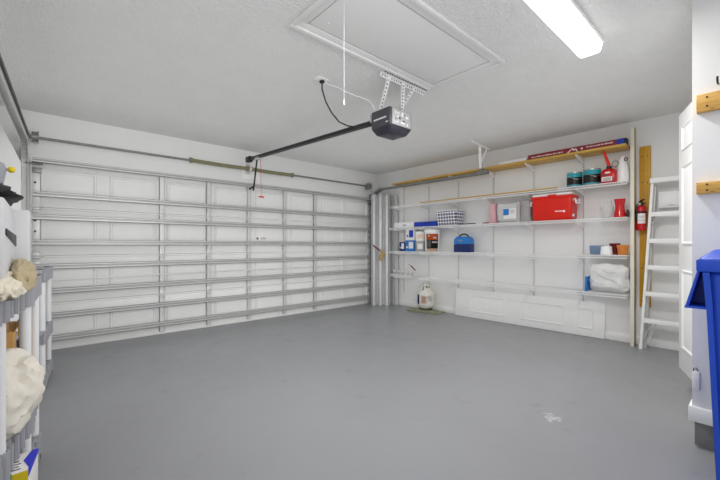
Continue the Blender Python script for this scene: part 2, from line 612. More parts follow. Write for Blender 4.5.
# struts (lipped channels across the whole width)
def strut(z, h=.056, d=.055):
    t_ = .004
    y = DF-.030
    mb = MB()
    mb.box(X0+.005, X1-.005, y-t_, y, z-h/2, z+h/2)                    # web
    mb.box(X0+.005, X1-.005, y-d, y, z+h/2-t_, z+h/2)                   # top flange
    mb.box(X0+.005, X1-.005, y-d, y, z-h/2, z-h/2+t_)                   # bottom flange
    mb.box(X0+.005, X1-.005, y-d, y-d+t_, z+h/2-.017, z+h/2)            # lips
    mb.box(X0+.005, X1-.005, y-d, y-d+t_, z-h/2, z-h/2+.017)
    return mb.build('strut', 'galv', gd)
for z in (.145, .395, .665, .935, 1.20, 1.475, 1.725, 2.088):
    strut(z, .048 if z > 2 else .056)
# centre lock, rods, labels
mb = MB()
mb.box(2.375, 2.435, DF-.045, DF-.028, .76, .82, .004)
mb.cyl((2.405, DF-.06, .79), (2.405, DF-.04, .79), .022, 14)
mb.bar((2.36, DF-.058, .78), (2.45, DF-.058, .80), .010, .016)
mb.build('lock', 'galv', gd)
for a, c in ((X0+.05, 2.33), (2.41, X1-.05)):
    MB().bar((a, DF-.040, .785), (c, DF-.040, .79), .01, .016).build('lock_rod', 'galv', gd)
mb = MB()
mb.box(2.53, 2.72, DF-.014, DF-.004, 1.25, 1.30)
mb.mi = 1
for k in range(3):
    mb.box(2.60, 2.70, DF-.016, DF-.014, 1.262+k*.012, 1.266+k*.012)
mb.box(2.535, 2.565, DF-.016, DF-.014, 1.258, 1.288)
mb.mi = 0
mb.box(2.58, 2.65, DF-.014, DF-.004, 1.30, 1.345)
mb.build('sticker', ['label', 'dgrey'], gd)

# ------------------------------------------------------------------ torsion shaft and springs
ty = 5.235
t = thing('torsion_spring_assembly', (2.45, ty, 2.34), 'torsion bar with two olive springs above the garage door', 'spring')
MB().cyl((-.08, ty, 2.335), (5.0, ty, 2.345), .015, 12).build('shaft', 'galvd', t)
def coil(x0, x1, sag):
    n = 46
    pts = []
    mb = MB()
    prof = []
    for k in range(n*2+1):
        f = k/(n*2)
        pts.append((x0+(x1-x0)*f, ty, 2.34 - sag*math.sin(PI*f)))
        prof.append(.0285 if k % 2 else .0235)
    mb.tube(pts, prof, 12)
    for x in (x0, x1):
        mb.cyl((x-.018, ty, 2.34), (x+.018, ty, 2.34), .036, 14)
    return mb.build('spring', 'spring', t)
coil(1.56, 2.385, .006); coil(2.44, 3.16, .006)
mb = MB()
mb.box(2.385, 2.445, YW-.022, YW-.009, 2.27, 2.43, .003)
mb.box(2.405, 2.42, ty-.04, YW-.012, 2.31, 2.37, .003)
mb.cyl((2.395, ty, 2.34), (2.43, ty, 2.34), .045, 14)
mb.build('centre_bracket', 'galv', t)
for x, s in ((-.06, 1), (4.94, -1)):
    mb = MB()
    mb.cyl((x, ty, 2.34), (x+.05*s, ty, 2.34), .055, 20)
    mb.cyl((x+.05*s, ty, 2.34), (x+.058*s, ty, 2.34), .068, 20)
    mb.build('cable_drum', 'galvd', t)
    mb = MB()
    mb.box(x-.03*s-.003, x-.03*s+.003, ty-.06, YW-.001, 2.26, 2.43, .002)
    mb.build('end_plate', 'galv', t)

# white backing pad behind the centre bracket
tag(MB().box(2.33, 2.62, YW-.008, YW, 2.20, 2.55, .003).build('header_pad', 'trim'), 'white backing board on the wall behind the opener rail end', 'board')

# ------------------------------------------------------------------ door tracks
def track(label, x, hx, hy, hz, s):
    t = thing('door_track', (x, 5.2, 0), label, 'track', 'garage door tracks')
    yv = 5.215
    mb = MB()
    # vertical channel
    mb.box(x-.028, x+.028, yv+.022, yv+.026, .02, 2.0)
    mb.box(x-.028, x-.024, yv-.026, yv+.026, .02, 2.0)
    mb.box(x+.024, x+.028, yv-.026, yv+.026, .02, 2.0)
    mb.build('vertical_rail', 'galv', t)
    # curve + horizontal run as swept strips
    pts = []
    R = .26
    for k in range(11):
        a = k/10*PI/2
        pts.append(V((x, yv-R+R*math.cos(a), 2.0+R*math.sin(a))))
    end = V((hx, hy, hz))
    mb = MB()
    for (dx, w, h) in ((-.026, .004, .05), (.026, .004, .05)):
        for a, c in zip(pts[:-1], pts[1:]):
            mb.bar(a+V((dx,0,0)), c+V((dx,0,0)), w, h, up=(0, -1, 1))
    for a, c in zip(pts[:-1], pts[1:]):
        d = (c-a).normalized()
        up = V((1,0,0)).cross(d).normalized()
        o = up*.024
        mb.bar(a-o, c-o, .054, .004, up=up)
    mb.build('curved_rail', 'galv' if s < 0 else 'galvd', t)
    a = pts[-1]
    mb = MB()
    hh = .054 if s < 0 else .034
    mb.bar(a+V((-.026,0,0)), end+V((-.026,0,0)), .004, hh)
    mb.bar(a+V((.026,0,0)), end+V((.026,0,0)), .004, hh)
    mb.bar(a+V((0,0,hh/2)), end+V((0,0,hh/2)), .056, .004)
    mb.build('horizontal_rail', 'galv' if s < 0 else 'galvd', t)
    for z, h, f in ((.45, .07, 0), (1.1, .07, 0), (1.72, .07, 0), (1.86, .34, .06)):
        MB().box(x-.005+s*.03, x+.005+s*.03, yv-f, YW-.001, z, z+h, .002).build('jamb_bracket', 'galvd', t)
    return t, a, end
tl, a, e = track('left garage door track beside the plastic shelving, running out of frame', -.115, -.27, 2.1, 2.30, -1)
MB().bar(a+V((.036,.02,.03)), e+V((.036,0,.03)), .014, .03).build('stiffener_angle', 'blackmetal', tl)
tr, a, e = track('right garage door track above the shelves with a ceiling hanger', 5.0, 5.0, 2.72, 2.255, 1)
mb = MB()
mb.box(4.955, 4.962, 2.71, 2.89, 2.235, 2.295, .002)
mb.box(4.950, 4.957, 2.79, 2.84, 2.24, 2.42, .002)
mb.build('hanger_foot', 'galvd', tr)
mb = MB()
mb.bar((4.946, 2.815, 2.32), (4.80, 2.745, 2.615), .040, .006, up=(1,1,0))
mb.bar((4.946, 2.805, 2.40), (5.03, 2.76, 2.62), .026, .005, up=(1,1,0))
mb.bar((4.52, 2.70, 2.627), (5.10, 2.765, 2.627), .036, .024)
mb.build('ceiling_hanger', 'whitemetal', tr)

# ------------------------------------------------------------------ opener
t = thing('garage_door_opener', (2.46, 2.315, 2.14), 'dark garage door opener hanging from the ceiling with its long rail', 'door opener')
mx0, mx1, my0, my1 = 2.315, 2.615, 2.195, 2.435
mb = MB()
mb.box(mx0, mx1, my0, my1, 2.245, 2.408, .012)
mb.build('housing', 'dgrey', t)
mb = MB()
mb.frustum(mx0-.004, mx1+.004, my0-.004, my1+.004, 2.188, 2.252, .72, .016, 3)
mb.build('light_lens', 'lens', t)
mb = MB()
mb.box(mx0+.028, mx1-.02, my0-.008, my0+.004, 2.254, 2.398, .004)
bp = mb.build('control_panel', 'silver', t)
for (x, z, w, h) in ((2.375, 2.335, .012, .03), (2.40, 2.345, .035, .012), (2.405, 2.315, .02, .016), (2.46, 2.33, .03, .035), (2.52, 2.32, .035, .022),
                     (2.385, 2.265, .04, .012), (2.45, 2.26, .06, .02), (2.53, 2.255, .02, .02)):
    MB().box(x, x+w, my0-.012, my0-.007, z+.012, z+.012+h, .002).build('button', 'white', bp)
for (x, z, w, h) in ((2.43, 2.30, .02, .02), (2.49, 2.345, .02, .012), (2.48, 2.285, .03, .012), (2.375, 2.29, .02, .008)):
    MB().box(x, x+w, my0-.010, my0-.007, z+.012, z+.012+h, .001).build('port', 'dgrey', bp)
mb = MB()
for k in range(12):       # a row of unreadably small raised letters on the side
    y = my1-.04-k*.0135
    mb.box(mx0-.002, mx0+.001, y-.009, y, 2.312+.002*(k % 3), 2.330 - .003*(k % 2))
MB().box(mx0-.002, mx0+.001, my0+.02, my0+.05, 2.272, 2.280).build('small_lettering', 'label', t)
mb.build('lettering', 'label', t)
mb = MB()
mb.box(mx0+.02, mx0+.09, my1-.02, my1+.04, 2.33, 2.405, .006)
mb.box(2.42, 2.50, my1-.01, my1+.06, 2.33, 2.41, .006)
mb.build('rail_bracket', 'silver', t)
mb = MB()
mb.bar((2.455, 2.46, 2.375), (2.415, 5.24, 2.495), .034, .034)
mb.bar((2.455, 2.46, 2.353), (2.415, 5.24, 2.473), .05, .006)
mb.build('rail', 'blackmetal', t)
mb = MB()
mb.box(2.385, 2.445, 5.20, YW-.008, 2.45, 2.53, .004)
mb.build('header_bracket', 'blackmetal', t)
mb = MB()
mb.box(2.395, 2.44, 4.93, 5.05, 2.435, 2.475, .005)
mb.build('trolley', 'galv', t)
mb = MB()
mb.bar((2.417, 5.0, 2.45), (2.415, 5.12, 1.99), .012, .030, up=(0,1,0))
mb.bar((2.413, 5.10, 2.05), (2.405, 5.235, 2.03), .012, .026)
mb.build('door_arm', 'blackmetal', t)
mb = MB()
mb.cyl((2.465, 4.98, 2.45), (2.48, 4.99, 1.91), .003, 6)
cord = mb.build('release_cord', 'red', t)
MB().bar((2.44, 4.99, 1.895), (2.525, 4.99, 1.89), .018, .022, bev=.004).build('release_handle', 'red', cord)
# ceiling angle iron and perforated straps
mb = MB()
mb.box(2.15, 2.74, 2.115, 2.15, 2.625, 2.64)
mb.box(2.15, 2.74, 2.147, 2.15, 2.60, 2.64)
mb.mi = 1
for k in range(20):
    x = 2.17+k*.029
    mb.box(x, x+.012, 2.110, 2.116, 2.628, 2.636)
    mb.box(x, x+.012, 2.145, 2.1475, 2.612, 2.622)
mb.build('ceiling_angle', ['whitemetal', 'slot'], t)
def strap(p0, p1):
    mb = MB()
    p0, p1 = V(p0), V(p1)
    d = (p1-p0)
    side = V((.93, -.36, 0))
    up = d.cross(side).normalized()
    mb.bar(p0, p1, .036, .003, up=up)
    u2 = d.normalized().cross(up)
    mb.bar(p0+u2*.015, p1+u2*.015, .003, .026, up=up)
    mb.mi = 1
    for k in range(9):
        q = p0 + d*(.08+k*.1)
        mb.bar(q-up*.0025, q-up*.0025+d.normalized()*.012, .011, .001, up=up)
        mb.bar(q+up*.0025, q+up*.0025+d.normalized()*.012, .011, .001, up=up)
    return mb.build('hanger_strap', ['whitemetal', 'slot'], t)
strap((2.245, 2.135, 2.625), (2.365, 2.37, 2.395))
strap((2.43, 2.135, 2.625), (2.545, 2.26, 2.395))
strap((2.58, 2.135, 2.625), (2.56, 2.37, 2.395))

# cords and outlet
t = thing('ceiling_outlet', (1.865, 2.60, 2.64), 'white outlet plate on the ceiling left of the opener', 'outlet')
MB().box(1.80, 1.92, 2.555, 2.635, 2.632, 2.6398, .003).build('plate', 'white', t)
MB().box(1.86, 1.892, 2.585, 2.625, 2.612, 2.634, .004).build('plug', 'black', t)
pts = [(1.876, 2.605, 2.612), (1.88, 2.61, 2.56), (1.92, 2.61, 2.46), (1.98, 2.60, 2.37), (2.05, 2.58, 2.30), (2.13, 2.55, 2.272), (2.22, 2.50, 2.27), (2.312, 2.425, 2.29)]
tag(MB().tube(pts, .0065, 8).build('power_cord', 'black'), 'black power cord drooping from ceiling outlet to the opener', 'cord')
pts = [(1.895, 2.62, 2.628), (2.02, 2.56, 2.60), (2.10, 2.50, 2.55), (2.16, 2.46, 2.53), (2.24, 2.43, 2.515), (2.30, 2.42, 2.50), (2.345, 2.40, 2.415)]
tag(MB().tube(pts, .0035, 8).build('bell_wire', 'white'), 'thin white wire running from the ceiling outlet to the opener', 'wire')

# ------------------------------------------------------------------ attic hatch and ceiling lamp
t = thing('attic_hatch', (1.98, 1.715, HC), 'white attic hatch with moulded frame and pull cord in the ceiling', 'hatch')
hx0, hx1, hy0, hy1 = 1.235, 2.755, 1.355, 2.08
mb = MB()
w = .085
for (xa, xb, ya, yb) in ((hx0+.004, hx1-.004, hy0+.004, hy0+w), (hx0+.004, hx1-.004, hy1-w, hy1-.004), (hx0+.004, hx0+w, hy0+w+.0001, hy1-w-.0001), (hx1-w, hx1-.004, hy0+w+.0001, hy1-w-.0001)):
    mb.box(xa, xb, ya, yb, HC-.014, HC+.001, .003)
for (xa, xb, ya, yb) in ((hx0, hx1, hy0, hy0+.03), (hx0, hx1, hy1-.03, hy1), (hx0, hx0+.03, hy0+.0301, hy1-.0301), (hx1-.03, hx1, hy0+.0301, hy1-.0301)):
    mb.box(xa, xb, ya, yb, HC-.026, HC-.010, .004)
mb.build('frame', 'ceilpaint', t)
mb = MB()
mb.box(hx0+w+.008, hx1-w-.008, hy0+w+.008, hy1-w-.008, HC-.009, HC+.001, .001)
mb.build('panel', 'ceilpaint', t)
mb = MB()
mb.box(hx0+w, hx1-w, hy0+w, hy1-w, HC-.002, HC+.0005)
mb.build('gap', 'slot', t)
for (x, y) in ((1.42, 1.90), (1.75, 1.90), (2.3, 1.92), (2.55, 1.92), (2.6, 1.52), (2.05, 1.52), (1.6, 1.52)):
    MB().cyl((x, y, HC-.012), (x, y, HC-.008), .006, 10).build('screw', 'white', t)
mb = MB()
mb.cyl((1.365, 1.67, 2.632), (1.365, 1.67, 2.04), .0012, 6)
pc = mb.build('pull_cord', 'white', t)
mb = MB()
mb.tube([(1.365, 1.67, 2.045), (1.365, 1.67, 2.03), (1.365, 1.67, 2.012)], [.002, .005, .004], 10)
mb.build('cord_knob', 'white', pc)

t = thing('ceiling_light', (2.39, .835, HC), 'long white fluorescent ceiling light glowing over the garage', 'light')
mb = MB()
mb.box(1.76, 3.005, .748, .918, 2.612, 2.64, .003)
mb.build('housing', 'trim', t)
prof = [(.755, 2.612), (.768, 2.562), (.785, 2.553), (.885, 2.553), (.902, 2.562), (.912, 2.612)]
mb = MB()
mb.prism([(1.77, y, z) for y, z in prof], (1.228, 0, 0))
mb.build('diffuser', 'lamp', t)

# ------------------------------------------------------------------ wall storage: standards, brackets, shelves
levels = [2.303, 1.885, 1.475, 1.037, .585]
sy = [4.616, 4.018, 3.404, 2.779, 2.166, 1.541]
def make_standard():
    y = sy[0]
    t = thing('shelf_standard', (XW-.01, y, .25), '', 'shelf upright', 'shelf uprights')
    mb = MB()
    mb.box(XW-.014, XW-.001, y-.012, y+.012, .25, 2.315, .001)
    mb.mi = 1
    z = .28
    while z < 2.3:
        mb.box(XW-.0155, XW-.0135, y-.004, y+.004, z, z+.014)
        z += .032
    mb.build('channel', ['std', 'slot'], t)
    for z in levels:
        mb = MB()
        mb.prism([(XW-.014, y-.006, z), (4.99, y-.006, z), (4.985, y-.006, z-.02), (5.0, y-.006, z-.028), (XW-.014, y-.006, z-.075)], (0, .012, 0))
        mb.build('bracket', 'whitemetal', t)
    return t
names = ['white slotted shelf upright nearest the corrugated metal panels', 'white slotted shelf upright behind the propane tank and bucket',
         'white slotted shelf upright behind the blue case', 'white slotted shelf upright below the right track end, left of the storage bags',
         'white slotted shelf upright at the left side of the red cooler', 'white slotted shelf upright between the red cooler and the glass jar']
s0 = make_standard()
s0['label'] = names[0]
for i in range(1, 6):
    copy_tree(s0, (0, sy[i]-sy[0], 0), names[i])

def wire_shelf(label, y0, y1, z, x0=4.97, x1=5.262):
    mb = MB()
    r = .0032
    n = int((y1-y0)/.0254)
    for k in range(n+1):
        y = y0 + (y1-y0)*k/n
        mb.bar((x0, y, z), (x1, y, z), .0040, .0040)
        mb.bar((x0, y, z+.002), (x0, y, z-.034), .0040, .0040, up=(1,0,0))
    deck = mb
    t = thing('wire_shelf', ((x0+x1)/2, (y0+y1)/2, z-.036), label, 'shelf', 'white wire shelves on the right wall')
    deck.build('wire_deck', 'whitemetal', t)
    for x, zz in ((x0, z-.004), (x0, z-.034), ((x0+x1)/2, z-.005), (x1, z-.005)):
        MB().cyl((x, y0, zz), (x, y1, zz), .0042, 8).build('rod', 'whitemetal', t)
    return t
wire_shelf('white wire shelf holding the paint cans and red fuel can, below the planks', 1.02, 4.70, 1.90)
wire_shelf('white wire shelf holding the red cooler and checked basket', 1.02, 4.72, 1.49)
wire_shelf('white wire shelf holding the white bucket and blue case', 1.02, 4.72, 1.052)
wire_shelf('lowest long white wire shelf, above the leaning door slab', 1.02, 3.9, .60)
wire_shelf('short low white wire shelf with small hardware near the corrugated panels', 4.16, 4.70, .615)

def plank(label, y0, y1, z, x0=4.97):
    return tag(MB().box(x0, 5.265, y0, y1, z, z+.026, .002).build('shelf_plank', 'wood'), label, 'shelf', 'pine shelf planks')
plank('long pine shelf plank along the top left, behind the door track', 2.81, 4.66, 2.304)
plank('pine shelf plank at top right carrying the long red carton', 1.03, 2.78, 2.305)

# items lying on the top plank
ZP = 2.331
t = thing('long_carton', (5.07, 1.6, ZP), 'long dark red carton with white print on the top plank', 'carton')
MB().box(5.03, 5.13, 1.13, 2.15, ZP, ZP+.075, .002).build('carton_body', 'maroon', t)
mb = MB()
mb.box(5.029, 5.131, 1.055, 1.13, ZP, ZP+.0755, .002)
mb.build('blue_end', 'bluebox', t)
MB().box(5.03, 5.13, 1.035, 1.055, ZP, ZP+.074, .002).build('black_cap', 'black', t)
mb = MB()
xx = 5.0285
def strip(y0, y1, z0, z1):
    mb.box(xx, xx+.002, y0, y1, ZP+z0, ZP+z1)
# white roof-like emblem
mb.prism([(xx, 1.665, ZP+.012), (xx, 1.595, ZP+.066), (xx, 1.572, ZP+.048), (xx, 1.555, ZP+.058), (xx, 1.53, ZP+.014), (xx, 1.548, ZP+.014), (xx, 1.562, ZP+.04), (xx, 1.582, ZP+.03), (xx, 1.60, ZP+.05), (xx, 1.64, ZP+.012)], (.002, 0, 0))
mb.prism([(xx, 1.49+.013*math.cos(a*PI/4), ZP+.04+.013*math.sin(a*PI/4)) for a in range(8)], (.002, 0, 0))
mb.build('emblem', 'label', t)
mb = MB()
random.seed(3)
y = 2.10
while y > 1.72:
    w = random.uniform(.008, .018)
    strip(y-w, y, .030, .030+random.uniform(.010, .016))
    y -= w + random.choice((.004, .004, .010))
mb.build('print', 'label', t)
mb = MB()
y = 1.44
while y > 1.18:
    w = random.uniform(.007, .015)
    strip(y-w, y, .040, .040+random.uniform(.010, .016))
    y -= w + random.choice((.004, .004, .010))
mb.build('print', 'label', t)
tag(MB().box(5.02, 5.14, 2.17, 2.56, ZP, ZP+.05, .004).build('foam_sheet', 'white'), 'white foam strip on the top plank left of the red carton', 'foam')

# thin mouldings lying on the second shelf
Z2 = 1.9045
tag(MB().box(4.985, 5.01, 1.76, 4.0, Z2, Z2+.017, .001).build('wood_moulding', 'wood'), 'long thin yellow wood moulding along the second shelf front', 'moulding', 'wood mouldings')
tag(MB().box(5.02, 5.05, 2.75, 3.55, Z2, Z2+.022, .002).build('wood_moulding', 'wood'), 'short thicker wood moulding lying behind the long thin one', 'moulding', 'wood mouldings')
tag(MB().box(5.07, 5.20, 1.80, 2.95, Z2, Z2+.006, .001).build('shelf_liner', 'cream'), 'pale flat liner strip on the second shelf left of the paint cans', 'liner')

# paint cans
def paint_can(x, y, r, h, label):
    t = thing('paint_can', (x, y, Z2), label, 'paint can', 'paint cans on the second shelf')
    z = Z2
    MB().lathe(x, y, [(r*.97, z), (r, z+.006), (r*.975, z+.012), (r*.975, z+h-.014), (r, z+h-.006), (r*.99, z+h), (r*.86, z+h), (r*.84, z+h-.008)], 32).build('tin', 'tin', t)
    MB().lathe(x, y, [(r*.982, z+.014), (r*.985, z+.024), (r*.985, z+h*.64), (r*.982, z+h*.642)], 32).build('black_band', 'tinblack', t)
    mb = MB()
    mb.lathe(x, y, [(r*.983, z+h*.642), (r*.987, z+h*.65), (r*.987, z+h-.018), (r*.98, z+h-.016)], 32)
    mb.build('teal_band', 'teal', t)
    MB().lathe(x, y, [(r*.983, z+.012), (r*.99, z+.013), (r*.99, z+.026), (r*.98, z+.027)], 32).build('foot_band', 'teal', t)
    # label text: small white bars wrapped on the tin
    mb = MB()
    for zz, n, s in ((h*.48, 3, .08),):
        for k in range(n):
            a = PI + .75 - k*s*1.5
            p0 = (x+r*.99*math.cos(a), y+r*.99*math.sin(a), z+zz)
            p1 = (x+r*.99*math.cos(a-s), y+r*.99*math.sin(a-s), z+zz)
            mb.bar(p0, p1, .002, .0045)
    mb.build('print', 'label', t)
    hp = [(x+r*1.02*math.cos(a), y+r*1.02*math.sin(a), z+h*.82-.06*math.sin((a-PI*.75)/(PI)*PI)) for a in [PI*.75+k*PI/12 for k in range(13)]]
    MB().tube(hp, .002, 6).build('wire_handle', 'tin', t)
    return t
paint_can(5.085, 1.588, .088, .185, 'teal and black paint can, the left of two, nearer the cooler lid')
paint_can(5.085, 1.393, .094, .197, 'teal and black paint can, the right of two, beside the red fuel can')

# red fuel can
t = thing('fuel_can', (5.08, 1.205, Z2), 'red fuel can with upright spout on the second shelf', 'fuel can')
mb = MB()
mb.box(5.0, 5.16, 1.13, 1.285, Z2, Z2+.135, .022, 3)
mb.frustum(5.0, 5.16, 1.13, 1.285, Z2+.11, Z2+.175, 1.0, .02, 3)
for v in mb.bm.verts:
    if v.co.z > Z2+.14:
        k = (v.co.z-Z2-.14)/.035
        v.co.y = 1.21+(v.co.y-1.21)*(1-.45*k)
        v.co.x = 5.08+(v.co.x-5.08)*(1-.40*k)
mb.build('tank_body', 'redsat', t)
MB().cyl((5.08, 1.215, Z2+.17), (5.08, 1.215, Z2+.205), .028, 18).build('collar', 'black', t)
MB().tube([(5.08, 1.215, Z2+.20), (5.075, 1.22, Z2+.24), (5.06, 1.24, Z2+.31), (5.045, 1.262, Z2+.39)], [.020, .018, .016, .014], 14).build('spout', 'red', t)
mb = MB()
mb.box(4.997, 5.0, 1.165, 1.27, Z2+.02, Z2+.072)
mb.box(4.997, 5.0, 1.185, 1.235, Z2+.112, Z2+.13)
mb.build('label_patch', 'label', t)
mb = MB()
for k in range(5):
    mb.box(4.9955, 4.9975, 1.175, 1.262-.01*(k % 2), Z2+.026+k*.008, Z2+.029+k*.008)
mb.box(4.9965, 5.0, 1.215, 1.262, Z2+.085, Z2+.10)
mb.build('print', 'dgrey', t)

# white jug with loop handle
t = thing('white_jug', (5.1, 1.085, Z2), 'tall white jug with round loop handle beside the fuel can', 'jug')
MB().lathe(5.1, 1.085, [(.052, Z2), (.062, Z2+.008), (.062, Z2+.10), (.050, Z2+.19), (.030, Z2+.255), (.018, Z2+.285), (.015, Z2+.30)], 28).build('jug_body', 'white', t)
ring = [(5.08, 1.155+.030*math.cos(a*PI/9), Z2+.225+.036*math.sin(a*PI/9)) for a in range(18)]
MB().tube(ring, .0055, 8, closed=True).build('loop_handle', 'galvd', t)
ring = [(5.06, 1.045+.014*math.cos(a*PI/6), Z2+.26+.018*math.sin(a*PI/6)) for a in range(12)]
MB().tube(ring, .005, 8, closed=True).build('cap_ring', 'black', t)

# ------------------------------------------------------------------ third shelf items
Z3 = 1.4945
t = thing('flat_box', (5.09, 4.42, Z3), 'flat white box at the left end of the basket shelf', 'box', 'flat boxes')
MB().box(5.03, 5.2, 4.18, 4.66, Z3, Z3+.095, .003).build('box_body', 'white', t)
MB().box(5.028, 5.031, 4.36, 4.43, Z3+.035, Z3+.05).build('print', 'dgrey', t)
t = thing('flat_box', (5.09, 3.92, Z3), 'flat royal blue box between the white box and the basket', 'box', 'flat boxes')
MB().box(5.03, 5.2, 3.68, 4.165, Z3, Z3+.085, .003).build('box_body', 'bluebox', t)
MB().box(5.0285, 5.031, 3.80, 3.95, Z3+.05, Z3+.068).build('print', 'navy', t)
t = thing('storage_basket', (5.11, 3.46, Z3), 'white and navy checked storage basket on the wire shelf', 'basket')
mb = MB()
x0, x1, y0, y1 = 5.0, 5.24, 3.27, 3.665
k = .88
mb.frustum(x0, x1, y0, y1, Z3, Z3+.245, k, .008)
bb = mb.bm
top = max(bb.faces, key=lambda f: f.calc_center_median().z if abs(f.normal.z) > .9 else -9)
r_ = bmesh.ops.inset_region(bb, faces=[top], thickness=.012)
for v in top.verts:
    v.co.z -= .18
mb.build('basket_body', 'basket', t)
mb = MB()
z = Z3+.245
mb.tube([(x0, y0, z), (x1, y0, z), (x1, y1, z), (x0, y1, z)], .008, 8, closed=True)
mb.build('rim', 'white', t)
tag(MB().cyl((5.0, 2.93, Z3+.008), (5.01, 3.24, Z3+.008), .007, 8).build('thin_rod', 'bolt'), 'thin dark rod lying on the shelf right of the checked basket', 'rod')
tag(MB().cyl((5.0, 2.71, Z3+.009), (5.02, 2.82, Z3+.009), .008, 8).build('marker_pen', 'darkred'), 'small dark red pen on the shelf left of the pink bag', 'pen')

def soft(name, label, x0, x1, y0, y1, z0, z1, mname, bev=.04, sag=0, seed=0):
    mb = MB()
    mb.box(x0, x1, y0, y1, z0, z1, bev, 4)
    bmesh.ops.subdivide_edges(mb.bm, edges=list(mb.bm.edges), cuts=3, use_grid_fill=True)
    for v in mb.bm.verts:
        p = v.co*9 + V((seed, seed*2, 0))
        nv = V((noise.noise(p), noise.noise(p+V((7,3,1))), noise.noise(p+V((1,9,5)))))*.012
        v.co += nv
        if v.co.z < z0: v.co.z = z0
    return mb
mb = soft('', '', 5.03, 5.22, 2.63, 2.73, Z3, Z3+.30, 'pink', .025, seed=1)
tag(mb.build('folded_blanket', 'pink'), 'folded pink blanket standing at left of the vinyl storage bags', 'blanket')
t = thing('bedding_bag', (5.11, 2.43, Z3), 'clear vinyl bedding bag with blue and white label card', 'bedding bag', 'bedding bags')
mb = soft('', '', 5.02, 5.22, 2.265, 2.605, Z3, Z3+.30, 'vinyl', .05, seed=2)
mb.build('bag_body', 'vinyl', t)
MB().tube([(5.022, y_, z_) for y_, z_ in ((2.29, Z3+.03), (2.29, Z3+.25), (2.31, Z3+.28), (2.55, Z3+.28), (2.58, Z3+.25), (2.58, Z3+.03), (2.55, Z3+.015), (2.31, Z3+.015))], .006, 8, closed=True).build('piping', 'greyfab', t)
mb = MB()
mb.box(5.010, 5.018, 2.31, 2.49, Z3+.05, Z3+.20, .002)
lb = mb.build('label_card', 'label', t)
MB().box(5.007, 5.011, 2.41, 2.49, Z3+.105, Z3+.195, .001).build('blue_patch', 'skyblue', lb)
mb = MB()
for k in range(3):
    mb.box(5.007, 5.011, 2.33, 2.395, Z3+.13+k*.018, Z3+.134+k*.018)
mb.build('print', 'galvd', lb)
t = thing('bedding_bag', (5.11, 2.19, Z3), 'grey fabric bedding bag between the vinyl bag and red cooler', 'bedding bag', 'bedding bags')
mb = soft('', '', 5.04, 5.23, 2.125, 2.255, Z3, Z3+.31, 'greyfab', .03, seed=4)
mb.build('bag_body', 'greyfab', t)
MB().tube([(5.038, 2.235, Z3+.02), (5.035, 2.235, Z3+.15), (5.038, 2.235, Z3+.29)], .006, 8).build('piping', 'pink', t)

# red cooler
t = thing('picnic_cooler', (5.10, 1.81, Z3), 'red picnic cooler with white lid on the wire shelf', 'cooler')
cx0, cx1, cy0, cy1 = 4.985, 5.225, 1.585, 2.085
mb = MB()
mb.frustum(cx0, cx1, cy0, cy1, Z3, Z3+.315, .955, .03, 4)
mb.build('tub', 'red', t)
mb = MB()
mb.box(cx0+.004, cx1-.004, cy0+.006, cy1-.006, Z3+.318, Z3+.352, .016, 4)
mb.box(cx0+.015, cx1-.015, cy0+.02, cy1-.02, Z3+.30, Z3+.325)
mb.build('lid', 'white', t)
mb = MB()
mb.box(cx0-.006, cx1+.006, cy0-.006, cy1+.006, Z3+.285, Z3+.318, .010, 3)
mb.build('rim_band', 'red', t)
mb = MB()
mb.box(cx0-.012, cx0+.01, 1.77, 1.87, Z3+.295, Z3+.335, .006)
mb.build('lid_latch', 'red', t)
for y, s in ((cy0, -1), (cy1, 1)):
    mb = MB()
    mb.tube([(cx0+.05, y-s*.005, Z3+.25), (cx0+.05, y+s*.022, Z3+.265), (cx0+.06, y+s*.028, Z3+.21), (cx1-.06, y+s*.028, Z3+.21), (cx1-.05, y+s*.022, Z3+.265), (cx1-.05, y-s*.005, Z3+.25)], .011, 10)
    mb.build('carry_handle', 'white', t)
MB().cyl((5.04, cy0+.012, Z3+.055), (5.04, cy0-.006, Z3+.055), .018, 14).build('drain_plug', 'white', t)
mb = MB()
yy = 1.785
for k, (w, h, dz) in enumerate(((.016, .016, 0), (.008, .018, 0), (.014, .014, 0), (.006, .018, 0), (.014, .014, 0), (.012, .015, 0), (.024, .026, -.010))):
    mb.box(cx0+.002, cx0+.008, yy-w, yy, Z3+.105+dz, Z3+.105+dz+h, .001)
    yy -= w+.004
mb.build('lettering', 'label', t)

# glass jar, red vase, dark bottle
t = thing('glass_jar', (5.08, 1.235, Z3), 'clear glass jar vase left of the red vase', 'jar')
mb = MB()
mb.lathe(5.08, 1.235, [(.045, Z3), (.058, Z3+.01), (.070, Z3+.07), (.070, Z3+.12), (.056, Z3+.165), (.048, Z3+.185), (.056, Z3+.205),
                       (.051, Z3+.205), (.043, Z3+.185), (.050, Z3+.165), (.064, Z3+.12), (.064, Z3+.07), (.052, Z3+.016), (.001, Z3+.012)], 32)
mb.build('jar_body', 'glass', t)
mb = MB()
mb.lathe(5.08, 1.108, [(.058, Z3), (.062, Z3+.006), (.052, Z3+.07), (.044, Z3+.115), (.047, Z3+.16), (.058, Z3+.215), (.052, Z3+.215), (.04, Z3+.15), (.04, Z3+.08), (.001, Z3+.03)], 32)
tag(mb.build('flower_vase', 'redsat'), 'red waisted flower vase on the shelf near the tall post', 'vase')
mb = MB()
mb.lathe(5.06, 1.027, [(.016, Z3), (.018, Z3+.004), (.018, Z3+.06), (.010, Z3+.075), (.010, Z3+.085), (.001, Z3+.085)], 16)
tag(mb.build('small_bottle', 'bottlegreen'), 'tiny dark green bottle at the right end beside the red vase', 'bottle')

